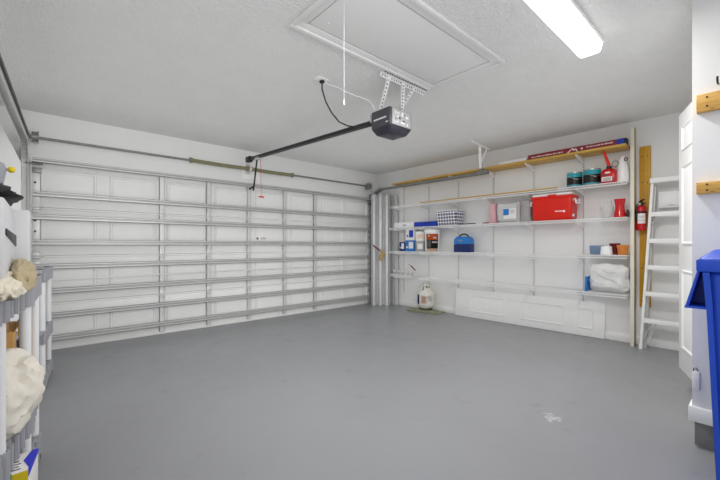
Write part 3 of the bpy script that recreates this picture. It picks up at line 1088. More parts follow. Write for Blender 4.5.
# ------------------------------------------------------------------ fourth shelf items
Z4 = 1.0565
def tin(y, z, r, h, body, band, label, x=5.06):
    t = thing('tin_can', (x, y, z), label, 'can', 'cans on the bucket shelf')
    MB().lathe(x, y, [(r*.97, z), (r, z+.005), (r, z+h-.005), (r*.97, z+h), (r*.85, z+h), (r*.84, z+h-.004)], 24).build('can_body', body, t)
    if band:
        mb = MB()
        pts = []
        for k in range(9):
            a = PI + .62 + .55 - k*.14
            pts.append((x+(r+.001)*math.cos(a), y+(r+.001)*math.sin(a)))
        for p0, p1 in zip(pts[:-1], pts[1:]):
            mb.bar((*p0, z+h*.5), (*p1, z+h*.5), .002, h*.5)
        mb.build('label_patch', band, t)
    return t
def sbox(y0, y1, z, h, body, band, label, x=5.04):
    t = thing('small_carton', (x+.05, (y0+y1)/2, z), label, 'carton', 'cartons on the bucket shelf')
    MB().box(x, x+.12, y0, y1, z, z+h, .003).build('carton_body', body, t)
    mb = MB()
    w = y1-y0
    mb.box(x-.002, x+.001, y0+w*.12, y0+w*.6, z+h*.25, z+h*.85)
    mb.box(x-.002, x+.001, y0+w*.7, y0+w*.88, z+h*.3, z+h*.45)
    mb.build('print', band, t)
    return t
sbox(4.40, 4.53, Z4, .17, 'navy', 'label', 'small navy blue carton at the left end of the bucket shelf')
sbox(4.17, 4.385, Z4, .20, 'skyblue', 'label', 'lower blue and white carton in the stack of two beside the navy one')
sbox(4.17, 4.375, Z4+.201, .215, 'label', 'bluebox', 'upper white carton with blue print, on top of the blue one')
tin(4.05, Z4, .085, .185, 'greyfab', 'label', 'grey can, the lower of two left of the white bucket')
tin(4.05, Z4+.186, .082, .165, 'white', 'peach', 'pale can stacked on the grey can left of the white bucket')
t = thing('pail', (5.09, 3.81, Z4), 'white pail with orange and black label on the wire shelf', 'bucket')
bx, by = 5.09, 3.81
R = .128
MB().lathe(bx, by, [(R*.9, Z4), (R*.92, Z4+.005), (R, Z4+.32), (R*1.0, Z4+.33)], 36).build('pail_body', 'white', t)
MB().lathe(bx, by, [(R*1.02, Z4+.325), (R*1.08, Z4+.33), (R*1.08, Z4+.372), (R*1.03, Z4+.382), (R*.9, Z4+.382), (R*.88, Z4+.375)], 36).build('lid', 'white', t)
def wrap(z0, z1, mname, nm, a0=PI+1.50, a1=PI-.25, off=.004):
    mb = MB()
    n = 14
    n0 = 0
    vs = []
    for k in range(n+1):
        a = a0+(a1-a0)*k/n
        ra, rb = R*.92+(z0-Z4)/.32*R*.08+off, R*.92+(z1-Z4)/.32*R*.08+off
        vs.append((V((bx+ra*math.cos(a), by+ra*math.sin(a), z0)), V((bx+rb*math.cos(a), by+rb*math.sin(a), z1))))
    for (p0, q0), (p1, q1) in zip(vs[:-1], vs[1:]):
        mb.quad(p0, p1, q1, q0)
    bmesh.ops.solidify(mb.bm, geom=list(mb.bm.faces), thickness=.002)
    return mb.build(nm, mname, t)
wrap(Z4+.20, Z4+.305, 'orange', 'orange_label')
wrap(Z4+.055, Z4+.20, 'tinblack', 'black_label')
wrap(Z4+.005, Z4+.055, 'peach', 'peach_label')
wrap(Z4+.15, Z4+.175, 'label', 'white_stripe', PI+1.35, PI+.6, .007)
wrap(Z4+.07, Z4+.19, 'galvd', 'grey_picture', PI+.45, PI-.2, .007)
wrap(Z4+.225, Z4+.255, 'label', 'white_word', PI+1.2, PI+.75, .007)
wrap(Z4+.255, Z4+.285, 'label', 'small_word', PI+.3, PI+.1, .007)

t = thing('tool_case', (5.09, 3.19, Z4), 'two tone blue case with black carry handle on the wire shelf', 'case')
yc0, yc1 = 3.035, 3.335
mb = MB()
mb.hexa([(5.02, yc0, Z4), (5.15, yc0, Z4), (5.15, yc1, Z4), (5.02, yc1, Z4), (5.02, yc0+.0, Z4+.13), (5.15, yc0, Z4+.13), (5.15, yc1, Z4+.13), (5.02, yc1, Z4+.13)], .01, 2)
mb.build('lower_shell', 'navy', t)
mb = MB()
mb.prism([(5.018, yc0, Z4+.132), (5.018, yc1, Z4+.132), (5.018, yc1-.004, Z4+.20), (5.018, yc1-.05, Z4+.25), (5.018, yc0+.05, Z4+.25), (5.018, yc0+.004, Z4+.20)], (.134, 0, 0), .008)
mb.build('upper_shell', 'skyblue', t)
ym = (yc0+yc1)/2
MB().tube([(5.085, ym+.085*math.cos(a*PI/10), Z4+.238+.05*math.sin(a*PI/10)) for a in range(11)], .012, 10).build('carry_handle', 'black', t)
MB().box(5.012, 5.019, ym-.02, ym+.06, Z4+.165, Z4+.2, .002).build('latch', 'slate', t)

def pot(name, x, y, r, h, taper, mname, label, rim=False, cat='pot'):
    mb = MB()
    z = Z4
    pr = [(r*taper, z), (r, z+h)]
    if rim:
        pr = [(r*taper, z), (r*.93, z+h*.68), (r, z+h*.69), (r, z+h)]
    pr += [(r*.9, z+h), (r*taper*.85, z+.01), (.001, z+.01)]
    mb.lathe(x, y, pr, 32)
    return tag(mb.build(name, mname), label, cat, 'pots on the bundle end of the shelf')
t = thing('ribbed_planter', (5.10, 1.345, Z4), 'slate blue ribbed tub left of the white pot', 'tub')
mb = MB()
mb.frustum(5.03, 5.17, 1.278, 1.412, Z4, Z4+.11, .9, .012)
mb.build('tub_body', 'slate', t)
mb = MB()
for k in range(6):
    y = 1.292+k*.021
    mb.bar((5.034, y, Z4+.01), (5.028, y, Z4+.10), .008, .006, up=(1,0,0))
mb.build('rib', 'slate', t)
pot('flower_pot', 5.04, 1.232, .054, .10, 1.15, 'white', 'white pot in front of the dark red one')
pot('flower_pot', 5.16, 1.175, .055, .135, .75, 'darkred', 'dark red pot behind the white one')
pot('flower_pot', 5.07, 1.077, .060, .115, .80, 'terra', 'terracotta orange pot at the shelf end by the tall post', True)

# ------------------------------------------------------------------ lowest shelf: plastic wrapped bundle, hardware
Z5 = .605
t = thing('wrapped_bundle', (5.10, 1.21, Z5), 'white plastic wrapped bundle stuffed on the lowest shelf', 'bundle')
mb = MB()
mb.box(4.99, 5.23, 1.025, 1.405, Z5, Z5+.335, .075, 4)
bmesh.ops.subdivide_edges(mb.bm, edges=list(mb.bm.edges), cuts=5, use_grid_fill=True)
for v in mb.bm.verts:
    p = v.co
    q = V((p.x*5, p.y*5+p.z*6, p.z*5-p.y*3))
    d = noise.ridged_multi_fractal(q, 1.0, 2.0, 3, 1.0, 2.0)
    dirv = V((p.x-5.11, (p.y-1.21)*.5, (p.z-Z5-.16)*.5)).normalized()
    v.co += dirv*((d-1.2)*.022 + noise.noise(V((p.x*9, p.y*9, p.z*9)))*.03)
    if v.co.z < Z5: v.co.z = Z5
mb.build('film_wrap', 'plasticbag', t)
mb = MB()
for pts in ([(4.99, 1.37, Z5+.28), (4.975, 1.32, Z5+.235), (4.972, 1.24, Z5+.19), (4.972, 1.15, Z5+.165), (4.978, 1.09, Z5+.10), (4.99, 1.05, Z5+.04)],
            [(4.985, 1.38, Z5+.17), (4.972, 1.31, Z5+.11), (4.97, 1.24, Z5+.10)],
            [(4.98, 1.27, Z5+.27), (4.972, 1.19, Z5+.245), (4.985, 1.08, Z5+.265)]):
    mb.tube(pts, [.003]+[.006]*(len(pts)-2)+[.003], 8)
mb.build('fold', 'plasticbag', t)
tag(MB().hexa([(5.0, 1.430, Z5), (5.2, 1.430, Z5), (5.2, 1.452, Z5), (5.0, 1.452, Z5), (5.0, 1.424, Z5+.18), (5.2, 1.424, Z5+.18), (5.2, 1.444, Z5+.18), (5.0, 1.444, Z5+.18)], .002).build('plastic_board', 'skyblue'),
    'thin bright blue plastic board standing left of the wrapped bundle', 'panel')
Z6 = .6195
random.seed(5)
hw = ['small shiny grey fitting at left end of short low shelf', 'second small shiny fitting from left on short low shelf', 'third small shiny fitting from left on short low shelf',
      'fourth small shiny fitting from left on short low shelf', 'rightmost small shiny fitting on short low shelf, under the red tool']
for k in range(5):
    y = 4.64 - k*.108
    t = thing('hardware_fitting', (5.03, y, Z6), hw[k], 'fitting', 'small fittings on the short low shelf')
    MB().lathe(5.03, y, [(.016, Z6), (.02, Z6+.01), (.012, Z6+.025), (.034, Z6+.05), (.030, Z6+.075), (.012, Z6+.085)], 14).build('fitting_body', 'vinyl', t)
    MB().lathe(5.03, y, [(.022, Z6), (.022, Z6+.006), (.01, Z6+.008)], 14).build('base_plate', 'galvd', t)
t = thing('screwdriver', (5.09, 4.22, Z6), 'red handled tool leaning on the fittings of the short low shelf', 'tool')
MB().cyl((5.03, 4.14, Z6+.10), (5.06, 4.26, Z6+.17), .011, 10).build('handle', 'darkred', t)
MB().cyl((5.06, 4.26, Z6+.17), (5.075, 4.33, Z6+.195), .005, 8).build('shank', 'galvd', t)

# ------------------------------------------------------------------ leaning door slab
a = V((5.185, 3.42, 0)); c = V((5.225, 1.30, 0)); lean = V((.045, 0, .44))
ln = (c-a).length
ax = (c-a).normalized()
up = lean.normalized()
nrm = ax.cross(up).normalized()
if nrm.x > 0: nrm = -nrm
t = thing('door_slab', ((a+c)/2), 'white panelled door slab lying on its long edge against the wall', 'door slab')
back = -nrm*.034
zfix = V((0, 0, .002))
mb = MB()
A = [a, c, c+back, a+back]
minz = min(q.z for q in A)
lift = V((0, 0, -minz))
H_ = .445
mb.hexa([q+lift for q in A]+[q+lift+up*H_ for q in A], .003)
mb.build('slab', 'doorwhite', t)
for (y0, y1) in ((3.165, 2.58), (2.35, 1.765), (1.60, 1.42)):
    o = a + ax*((3.42-y0)/(3.42-1.30)*ln) + lift + up*.09
    w = (y0-y1)/(3.42-1.30)*ln
    mb = MB()
    mb.mould(o, ax, up, nrm, w, .27, .009, .026)
    mb.build('raised_panel', 'doorwhite', t)

# ------------------------------------------------------------------ tall post, wall board, extinguisher
t = thing('tall_post', (5.15, .99, 0), 'tall post at the shelf ends, painted cream on its front', 'post')
mb = MB()
mb.box(5.103, 5.20, .978, 1.012, 0, 2.53, .002)
mb.build('stud', 'tan', t)
mb = MB()
mb.box(5.099, 5.1045, .977, 1.013, 0, 2.53, .001)
mb.build('painted_face', 'cream', t)
mb = MB()
z = .1
while z < 2.5:
    mb.box(5.115, 5.119, .9755, .979, z, z+.012)
    z += .03
mb.build('notch_row', 'cream', t)
t = thing('wall_board', (5.27, .90, .45), 'upright yellow pine board on the wall behind the extinguisher', 'board')
MB().box(5.255, XW, .852, .955, .45, 2.32, .002).build('plank', 'woodv', t)
for z in (.52, .9, 1.9, 2.2):
    for y in (.88, .93):
        MB().cyl((5.252, y, z), (5.258, y, z), .006, 8).build('screw', 'bolt', t)

t = thing('fire_extinguisher', (5.185, .905, 1.335), 'red fire extinguisher hung on the yellow board', 'fire extinguisher')
ex, ey = 5.185, .928
MB().lathe(ex, ey, [(.03, 1.335), (.045, 1.342), (.05, 1.36), (.05, 1.585), (.046, 1.605), (.032, 1.622), (.018, 1.63)], 32).build('cylinder', 'redsat', t)
mb = MB()
n = 12
for k in range(n):
    a0, a1 = PI-.75+1.5*k/n+.28, PI-.75+1.5*(k+1)/n+.28
    p0 = (ex+.0508*math.cos(a0), ey+.0508*math.sin(a0), 1.475)
    p1 = (ex+.0508*math.cos(a1), ey+.0508*math.sin(a1), 1.475)
    mb.bar(p0, p1, .0015, .115)
lb = mb.build('instruction_label', 'label', t)
mb = MB()
for zz in (1.50, 1.485, 1.455):
    for k in range(5):
        a0, a1 = PI-.1+.15*k, PI-.0+.15*k
        mb.bar((ex+.0518*math.cos(a0), ey+.0518*math.sin(a0), zz), (ex+.0518*math.cos(a1), ey+.0518*math.sin(a1), zz), .001, .006)
mb.build('print', 'galvd', lb)
mb = MB()
mb.lathe(ex, ey, [(.0515, 1.537), (.053, 1.538), (.053, 1.556), (.0515, 1.557)], 28)
mb.box(ex+.04, 5.257, ey-.02, ey+.02, 1.38, 1.56, .002)
mb.build('mounting_strap', 'black', t)
mb = MB()
mb.cyl((ex, ey, 1.625), (ex, ey, 1.665), .02, 14)
mb.bar((ex+.03, ey+.02, 1.672), (ex-.06, ey-.035, 1.690), .022, .010)
mb.bar((ex+.02, ey+.02, 1.655), (ex-.05, ey-.045, 1.650), .020, .010)
mb.tube([(ex-.01, ey+.02, 1.65), (ex-.04, ey+.030, 1.64), (ex-.052, ey+.032, 1.56), (ex-.052, ey+.032, 1.45)], .007, 8)
mb.build('valve_head', 'black', t)
MB().cyl((ex-.025, ey+.005, 1.645), (ex-.034, ey+.007, 1.645), .014, 14).build('gauge', 'silver', t)

# ------------------------------------------------------------------ step ladder
t = thing('step_ladder', (5.12, .66, 0), 'white step ladder leaning folded against the wall beside the door', 'ladder')
def rail(y0, y1, x0, x1, z1=1.90, w=.024, d=.045, z0=0.0):
    mb = MB()
    p0, p1 = V((x0, y0, z0+.02)), V((x1, y1, z1))
    mb.bar(p0, p1, w*.25, d, up=(1,0,0))
    for s in (-1, 1):
        o = V((s*d/2*.96, 0, 0))
        mb.bar(p0+o, p1+o, w, .004, up=(1,0,0))
    mb.bar(p0-V((0,0,.02)), p0+V((0,0,.03)), w+.008, d+.008, up=(1,0,0))
    return mb
rail(.91, .815, 5.085, 5.145).build('rail', 'white', t)
rail(.395, .495, 5.085, 5.145).build('rail', 'white', t)
rail(.89, .80, 5.165, 5.215, 1.86, .022, .04).build('rear_leg', 'galv', t)
rail(.415, .51, 5.165, 5.215, 1.86, .022, .04).build('rear_leg', 'galv', t)
for i, z in enumerate((.345, .645, .94, 1.235, 1.53)):
    f = z/1.9
    ya, yb = .91-.095*f-.012, .395+.10*f+.012
    x = 5.085+.06*f
    mb = MB()
    mb.box(x-.055, x+.035, yb, ya, z-.006, z+.006, .002)
    mb.box(x-.056, x-.050, yb, ya, z-.042, z+.006, .001)
    mb.mi = 1
    for k in range(6):
        mb.box(x-.05+.014*k, x-.046+.014*k, yb+.01, ya-.01, z+.005, z+.0075)
    st = mb.build('step', ['white', 'galv'], t)
mb = MB()
mb.box(5.09, 5.225, .485, .832, 1.885, 1.915, .006)
mb.box(5.088, 5.094, .485, .832, 1.862, 1.915, .003)
mb.build('top_cap', 'white', t)
mb = MB()
mb.bar((5.12, .83, 1.50), (5.14, .74, 1.42), .006, .018, up=(1,0,0))
mb.bar((5.15, .84, 1.39), (5.14, .75, 1.50), .006, .018, up=(1,0,0))
mb.bar((5.09, .89, .12), (5.10, .80, .33), .006, .018, up=(1,0,0))
mb.bar((5.16, .88, .05), (5.11, .83, .30), .006, .016, up=(1,0,0))
mb.bar((5.09, .86, .06), (5.15, .78, .30), .006, .016, up=(1,0,0))
mb.build('brace', 'galv', t)
mb = MB()
px = 5.19
mb.box(px, px+.014, .535, .775, 1.585, 1.765, .006)
for k in range(9):
    a = PI*k/8
    mb.bar((px-.002, .655+.03*math.cos(a), 1.61+.03*math.sin(a)), (px-.002, .655+.095*math.cos(a), 1.61+.13*math.sin(a)), .008, .008, up=(1,0,0))
for r in (.03, .098):
    mb.tube([(px-.002, .655+r*math.cos(PI*k/14), 1.61+r*1.35*math.sin(PI*k/14)) for k in range(15)], .004, 6)
for y in (.655, .66):
    mb.cyl((px-.003, .575, 1.61), (px-.003, .735, 1.61), .004, 6)
mb.build('pail_shelf', 'white', t)

# ------------------------------------------------------------------ corrugated storm panels in the corner
def storm(label, cx, cy, ang, ridges, h, lean=(0, 0), pitch=.125, dep=.085):
    ca, sa = math.cos(ang), math.sin(ang)
    prof = []
    x = -ridges*pitch/2
    for k in range(ridges):
        b0 = x+k*pitch
        for j in range(9):
            f = j/9
            prof.append((b0+pitch*f, dep*min(1, max(0, (.5-.5*math.cos(2*PI*f))*1.5-.05))))
    prof.append((x+ridges*pitch, 0))
    mb = MB()
    n = len(prof)
    th = .006
    rows = []
    for z, (lx, ly) in ((0.001, (0, 0)), (h, lean)):
        front = [mb.bm.verts.new((cx+px*ca-py*sa+lx, cy+px*sa+py*ca+ly, z)) for px, py in prof]
        backp = [mb.bm.verts.new((cx+px*ca-(py-th)*sa+lx, cy+px*sa+(py-th)*ca+ly, z)) for px, py in prof]
        rows.append((front, backp))
    (f0, b0), (f1, b1) = rows
    for i in range(n-1):
        mb.bm.faces.new([f0[i], f0[i+1], f1[i+1], f1[i]])
        mb.bm.faces.new([b0[i+1], b0[i], b1[i], b1[i+1]])
        mb.bm.faces.new([f1[i], f1[i+1], b1[i+1], b1[i]])
        mb.bm.faces.new([f0[i+1], f0[i], b0[i], b0[i+1]])
    mb.bm.faces.new([f0[0], f1[0], b1[0], b0[0]])
    mb.bm.faces.new([f0[-1], b0[-1], b1[-1], f1[-1]])
    mb._mark(0)
    return tag(mb.build('storm_panel', 'alu', ang=60), label, 'metal panel', 'corrugated storm panels in the corner')
A_ = math.radians(-48+180)
storm('corrugated aluminium storm panel at the front of the corner stack', 5.0, 4.985, A_, 3, 2.14, (.02, .02))
storm('corrugated aluminium storm panel second in the corner stack, just behind the front one', 5.045, 5.015, A_, 3, 2.17, (.02, .02))
storm('narrow corrugated storm panel at the right of the corner stack next to the shelf ends', 5.24, 4.80, math.radians(-90+180), 2, 2.15, (.0, .02), .06, .05)

t = thing('hand_brush', (4.86, 4.86, .9), 'red handled hand brush hanging on the corrugated panels', 'brush')
MB().tube([(4.80, 5.0, 1.17), (4.84, 4.91, 1.10), (4.87, 4.84, 1.05)], [.012, .014, .014], 10).build('handle', 'darkred', t)
mb = MB()
mb.tube([(4.865, 4.86, 1.07), (4.89, 4.80, 1.02), (4.90, 4.77, .99)], [.018, .032, .025], 10)
mb.tube([(4.89, 4.82, 1.03), (4.88, 4.84, .96), (4.875, 4.85, .88)], [.024, .05, .045], 12)
mb.build('bristles', 'bristle', t)

# ------------------------------------------------------------------ propane tank on mat
tm = thing('floor_mat', (5.08, 3.93, 0), 'olive cardboard mat on the floor under the propane tank', 'mat')
mb = MB()
mb.prism([(4.885, 4.20, .001), (4.965, 3.62, .001), (5.25, 3.64, .001), (5.25, 4.22, .001)], (0, 0, .016), .003)
mb.build('sheet', 'mat', tm)
mb = MB()
mb.prism([(4.875, 4.21, .017), (4.955, 3.68, .017), (5.08, 3.70, .017), (5.06, 4.22, .017)], (0, 0, .018), .004)
mb.build('folded_flap', 'mat', tm)
t = thing('propane_tank', (5.10, 3.955, .036), 'white propane tank with blue label standing on the mat', 'propane tank')
px, py, z0 = 5.10, 3.955, .036
MB().lathe(px, py, [(.10, z0), (.108, z0), (.108, z0+.035), (.10, z0+.035)], 28).build('foot_ring', 'rust', t)
MB().lathe(px, py, [(.05, z0+.025), (.11, z0+.032), (.142, z0+.062), (.152, z0+.10), (.152, z0+.27), (.142, z0+.305), (.11, z0+.335), (.05, z0+.352), (.02, z0+.355)], 36).build('tank_shell', 'tank', t)
mb = MB()
n = 20
for (a0, a1, r0) in ((PI*1.15, PI*1.85, .085), (PI*.3, PI*.85, .085)):
    for k in range(n):
        b0, b1 = a0+(a1-a0)*k/n, a0+(a1-a0)*(k+1)/n
        mb.bar((px+r0*math.cos(b0), py+r0*math.sin(b0), z0+.36), (px+r0*math.cos(b1), py+r0*math.sin(b1), z0+.36), .004, .05)
        mb.bar((px+r0*math.cos(b0), py+r0*math.sin(b0), z0+.44), (px+r0*math.cos(b1), py+r0*math.sin(b1), z0+.44), .004, .03)
    for b0 in (a0, a1):
        mb.bar((px+r0*math.cos(b0), py+r0*math.sin(b0), z0+.335), (px+r0*math.cos(b0), py+r0*math.sin(b0), z0+.455), .008, .03, up=(-math.sin(b0), math.cos(b0), 0))
mb.build('collar', 'tank', t)
mb = MB()
mb.cyl((px, py, z0+.35), (px, py, z0+.42), .016, 12)
mb.cyl((px-.05, py, z0+.39), (px+.03, py, z0+.39), .014, 12)
mb.build('valve', 'brass', t)
MB().lathe(px, py, [(.028, z0+.418), (.033, z0+.425), (.03, z0+.44), (.01, z0+.442)], 14).build('hand_wheel', 'black', t)
def tanklabel(a0, a1, z1, z2, mname, nm):
    mb = MB()
    n = 10
    for k in range(n):
        b0, b1 = a0+(a1-a0)*k/n, a0+(a1-a0)*(k+1)/n
        p = lambda b_, z, r_: (px+r_*math.cos(b_), py+r_*math.sin(b_), z)
        mb.quad(p(b0, z1, .1535), p(b1, z1, .1535), p(b1, z2, .1535), p(b0, z2, .1535))
    bmesh.ops.solidify(mb.bm, geom=list(mb.bm.faces), thickness=.001)
    mb.build(nm, mname, t)
va = math.atan2(-py, -px)
tanklabel(va-1.25, va-.85, z0+.10, z0+.27, 'navy', 'blue_label')
tanklabel(va-.55, va+.05, z0+.12, z0+.25, 'peach', 'warning_label')
tanklabel(va+.15, va+.8, z0+.16, z0+.255, 'label', 'white_sticker')

# ------------------------------------------------------------------ cleats and hook on the wall stub
def cleat(z0, z1, label):
    t = thing('wood_cleat', (2.82, -.1, z0), label, 'cleat', 'pine cleats')
    MB().box(2.802, 2.84, -.45, .249, z0, z1, .002).build('strip', 'cleat', t)
    for f in (.28, .78):
        for y in (.205, -.25):
            MB().cyl((2.800, y, z0+(z1-z0)*f), (2.804, y, z0+(z1-z0)*f), .005, 8).build('screw', 'bolt', t)
cleat(1.927, 2.026, 'upper pine cleat screwed to the wall stub at right')
cleat(1.462, 1.527, 'lower pine cleat screwed to the wall stub above the blue bin')
tag(MB().tube([(2.84, .162, 2.075), (2.80, .162, 2.072), (2.785, .162, 2.082), (2.783, .162, 2.10)], .005, 8).build('wall_hook', 'bolt'), 'small dark hook above the upper pine cleat', 'hook')

# ------------------------------------------------------------------ blue wheeled bin
bx0, bx1, by0, by1 = 2.20, 2.76, -.43, .175
t = thing('wheeled_bin', ((bx0+bx1)/2, (by0+by1)/2, 0), 'tall blue wheeled refuse bin at the right edge', 'bin')
mb = MB()
mb.hexa([(bx0+.05, by0+.06, .03), (bx1-.05, by0+.06, .03), (bx1-.05, by1-.045, .03), (bx0+.05, by1-.045, .03),
         (bx0, by0, 1.06), (bx1, by0, 1.06), (bx1, by1-.01, 1.06), (bx0, by1-.01, 1.06)], .035, 4)
mb.build('bin_body', 'blue', t)
mb = MB()
mb.box(bx0-.02, bx1+.02, by0-.02, by1+.02, 1.052, 1.108, .008, 2)
mb.build('rim', 'blue', t)
mb = MB()
mb.hexa([(bx0-.015, by0-.01, 1.108), (bx1+.01, by0-.01, 1.108), (bx1+.01, by1+.015, 1.108), (bx0-.015, by1+.015, 1.108),
         (bx0+.05, by0+.06, 1.152), (bx1-.05, by0+.06, 1.152), (bx1-.05, by1-.035, 1.152), (bx0+.05, by1-.035, 1.152)], .01, 2)
mb.build('lid', 'blue', t)
# flared side pocket below the rim
mb = MB()
mb.prism([(bx0+.0, by1+.018, 1.055), (bx0+.0, by1+.008, 1.055), (bx0-.0, by1+.048, .885), (bx0-.0, by1+.060, .885)], (.16, 0, 0), .002)     # sloping outer plate
mb.prism([(bx0-.002, by1-.02, .885), (bx0-.002, by1+.060, .885), (bx0-.002, by1+.060, .895), (bx0-.002, by1-.02, .895)], (.16, 0, 0), .002)     # floor of the pocket
mb.prism([(bx0+.15, by1+.018, 1.055), (bx0+.15, by1-.03, 1.055), (bx0+.15, by1-.03, .885), (bx0+.15, by1+.06, .885)], (.008, 0, 0))           # back plate
mb.build('side_pocket', 'blue', t)
mb = MB()
mb.bar((bx0-.012, by1-.012, 1.05), (bx0+.0, by1-.022, .90), .022, .014, up=(1,0,0))
mb.bar((bx0+.0, by1-.022, .90), (bx0+.04, by1-.052, .10), .020, .012, up=(1,0,0))
mb.bar((bx0-.004, by1-.12, 1.05), (bx0+.04, by1-.14, .10), .020, .012, up=(1,0,0))
mb.build('body_rib', 'blue', t)
for y in (by0+.03, by1-.05):
    MB().cyl((bx1-.02, y-.025, .10), (bx1-.02, y+.025, .10), .10, 24).build('wheel', 'black', t)

# ------------------------------------------------------------------ plastic shelving along the left wall
FX = [(1.2, -.172), (1.35, -.155), (1.8, -.108), (2.2, -.046), (2.65, -.02), (3.9, .02), (4.36, .065), (4.6, .075)]
def fx(y):                                     # the units stand slightly askew
    for (a, p), (b_, q) in zip(FX[:-1], FX[1:]):
        if y <= b_:
            return p + (q-p)*(y-a)/(b_-a)
    return q
def shelving(label, posts, y0, y1, zs, depth=.42):
    t = thing('plastic_shelving', (fx((y0+y1)/2)-depth/2, (y0+y1)/2, 0), label, 'shelving', 'plastic shelving units along the left wall')
    for y in posts:
        for x in (fx(y), fx(y)-depth):
            MB().cyl((x, y, .03), (x, y, zs[0]-.005), .0205, 20).build('post', 'pipe', t)
            mb = MB()
            mb.lathe(x, y, [(.022, 0), (.028, .002), (.028, .055), (.024, .06)], 18)
            mb.build('foot', 'dgrey', t)
    for z in zs:
        a0, a1 = fx(y0), fx(y1)
        mb = MB()
        th = .035
        mb.prism([(a0+.012, y0, z-th), (a1+.012, y1, z-th), (a1-depth, y1, z-th), (a0-depth, y0, z-th)], (0, 0, th-.004), .003)
        # front lip with vertical ribs
        mb.prism([(a0+.002, y0, z-.105), (a1+.002, y1, z-.105), (a1+.016, y1, z-.105), (a0+.016, y0, z-.105)], (0, 0, .105), .003)
        n = max(3, int((y1-y0)/.085))
        for k in range(n):
            y = y0+(y1-y0)*(k+.5)/n
            mb.cyl((fx(y)+.014, y, z-.10), (fx(y)+.014, y, z-.002), .014, 10)
        for y in posts:
            mb.lathe(fx(y), y, [(.0235, z-.105), (.031, z-.103), (.031, z+.002), (.0235, z+.004)], 20, close=False)
        mb.mi = 1
        for y in posts:
            if z > .9:
                mb.box(fx(y)-.03, fx(y)+.006, y-.030, y-.012, z+.002, z+.0045)
                mb.box(fx(y)-.03, fx(y)+.006, y+.012, y+.03, z+.002, z+.0045)
        mb.build('shelf', ['rimgrey', 'slot'], t)
    return t
shelving('grey and white plastic shelving unit at the left edge loaded with bags', [1.35, 1.80, 2.20, 2.65], 1.30, 2.70, [1.0, .43, .13])
shelving('small grey and white plastic shelving unit next to the garage door', [3.90, 4.36], 3.86, 4.41, [.972, .47, .12])
ZT = 1.003

# stuff on the left unit
def wbox(label, x0, x1, y0, y1, z0, z1, slot=False):
    t = thing('white_bin', ((x0+x1)/2, (y0+y1)/2, z0), label, 'bin', 'white storage bins')
    MB().box(x0, x1, y0, y1, z0, z1, .008).build('bin_body', 'binwhite', t)
    if slot:
        mb = MB()
        mb.hexa([(x1-.002, y0+.02, 1.205), (x1+.004, y0+.02, 1.205), (x1+.004, y1-.03, 1.165), (x1-.002, y1-.03, 1.165),
                 (x1-.002, y0+.02, 1.225), (x1+.004, y0+.02, 1.225), (x1+.004, y1-.03, 1.215), (x1-.002, y1-.03, 1.215)], .001)
        mb.build('black_handle', 'black', t)
    return t
wbox('white storage bin with black handle strip on the left shelving', -.50, -.082, 1.62, 2.34, ZT, 1.325, True)
wbox('white storage bin behind the one with the black handle strip', -.49, -.034, 2.44, 2.66, ZT, 1.345)
mb = MB()
mb.blob((-.24, 2.05, 1.372), (.18, .44, .05), .16, 6, 4, 1.347, seed=3, creases=.15)
tag(mb.build('crumpled_bag', 'blackbag'), 'crumpled black plastic bag on top of the white bins', 'bag', 'bags on the left shelving')
t = thing('plastic_tub', (-.19, 2.2, 1.43), 'grey blue tub with yellow cap on the black bag', 'tub')
MB().lathe(-.19, 2.2, [(.06, 1.43), (.075, 1.438), (.085, 1.50), (.078, 1.525), (.02, 1.53)], 24).build('tub_body', 'olive', t)
MB().blob((-.0905, 2.2, 1.502), (.013, .014, .014), 0, sub=3).build('cap', 'yellow', t)
MB().bar((-.125, 2.2, 1.50), (-.095, 2.2, 1.502), .01, .01).build('cap_neck', 'olive', t)
mb = MB()
mb.prism([(-.60, 4.93, 0), (-.135, 4.93, 0), (-.135, 4.93, 2.0), (-.30, 4.93, 2.40), (-.60, 4.93, 2.40)], (0, .02, 0), .002)
tag(mb.build('leaning_board', 'wall'), 'tall white board with clipped corner standing behind the left shelving', 'board')
# cloth bags on the unit top
mb = MB()
mb.blob((-.055, 2.10, 1.03), (.05, .42, .085), .07, 3.2, 5, ZT, seed=5, creases=.2)
tag(mb.build('canvas_bag', 'tanbag'), 'tan canvas bag draped on the rear end of the left shelving top', 'bag', 'bags on the left shelving')
mb = MB()
mb.blob((-.085, 1.78, 1.01), (.05, .30, .065), .08, 3.6, 5, ZT, seed=8, creases=.24)
tag(mb.build('canvas_bag', 'creambag'), 'cream canvas bag in front of the tan one on the left shelving', 'bag', 'bags on the left shelving')
# white sack bulging out at mid level
mb = MB()
mb.blob((-.125, 1.99, .585), (.14, .17, .185), .07, 3.4, 5, .434, seed=11, creases=.24)
tag(mb.build('bulging_sack', 'offbag'), 'large off white sack bulging out of the middle left shelf', 'sack', 'bags on the left shelving')
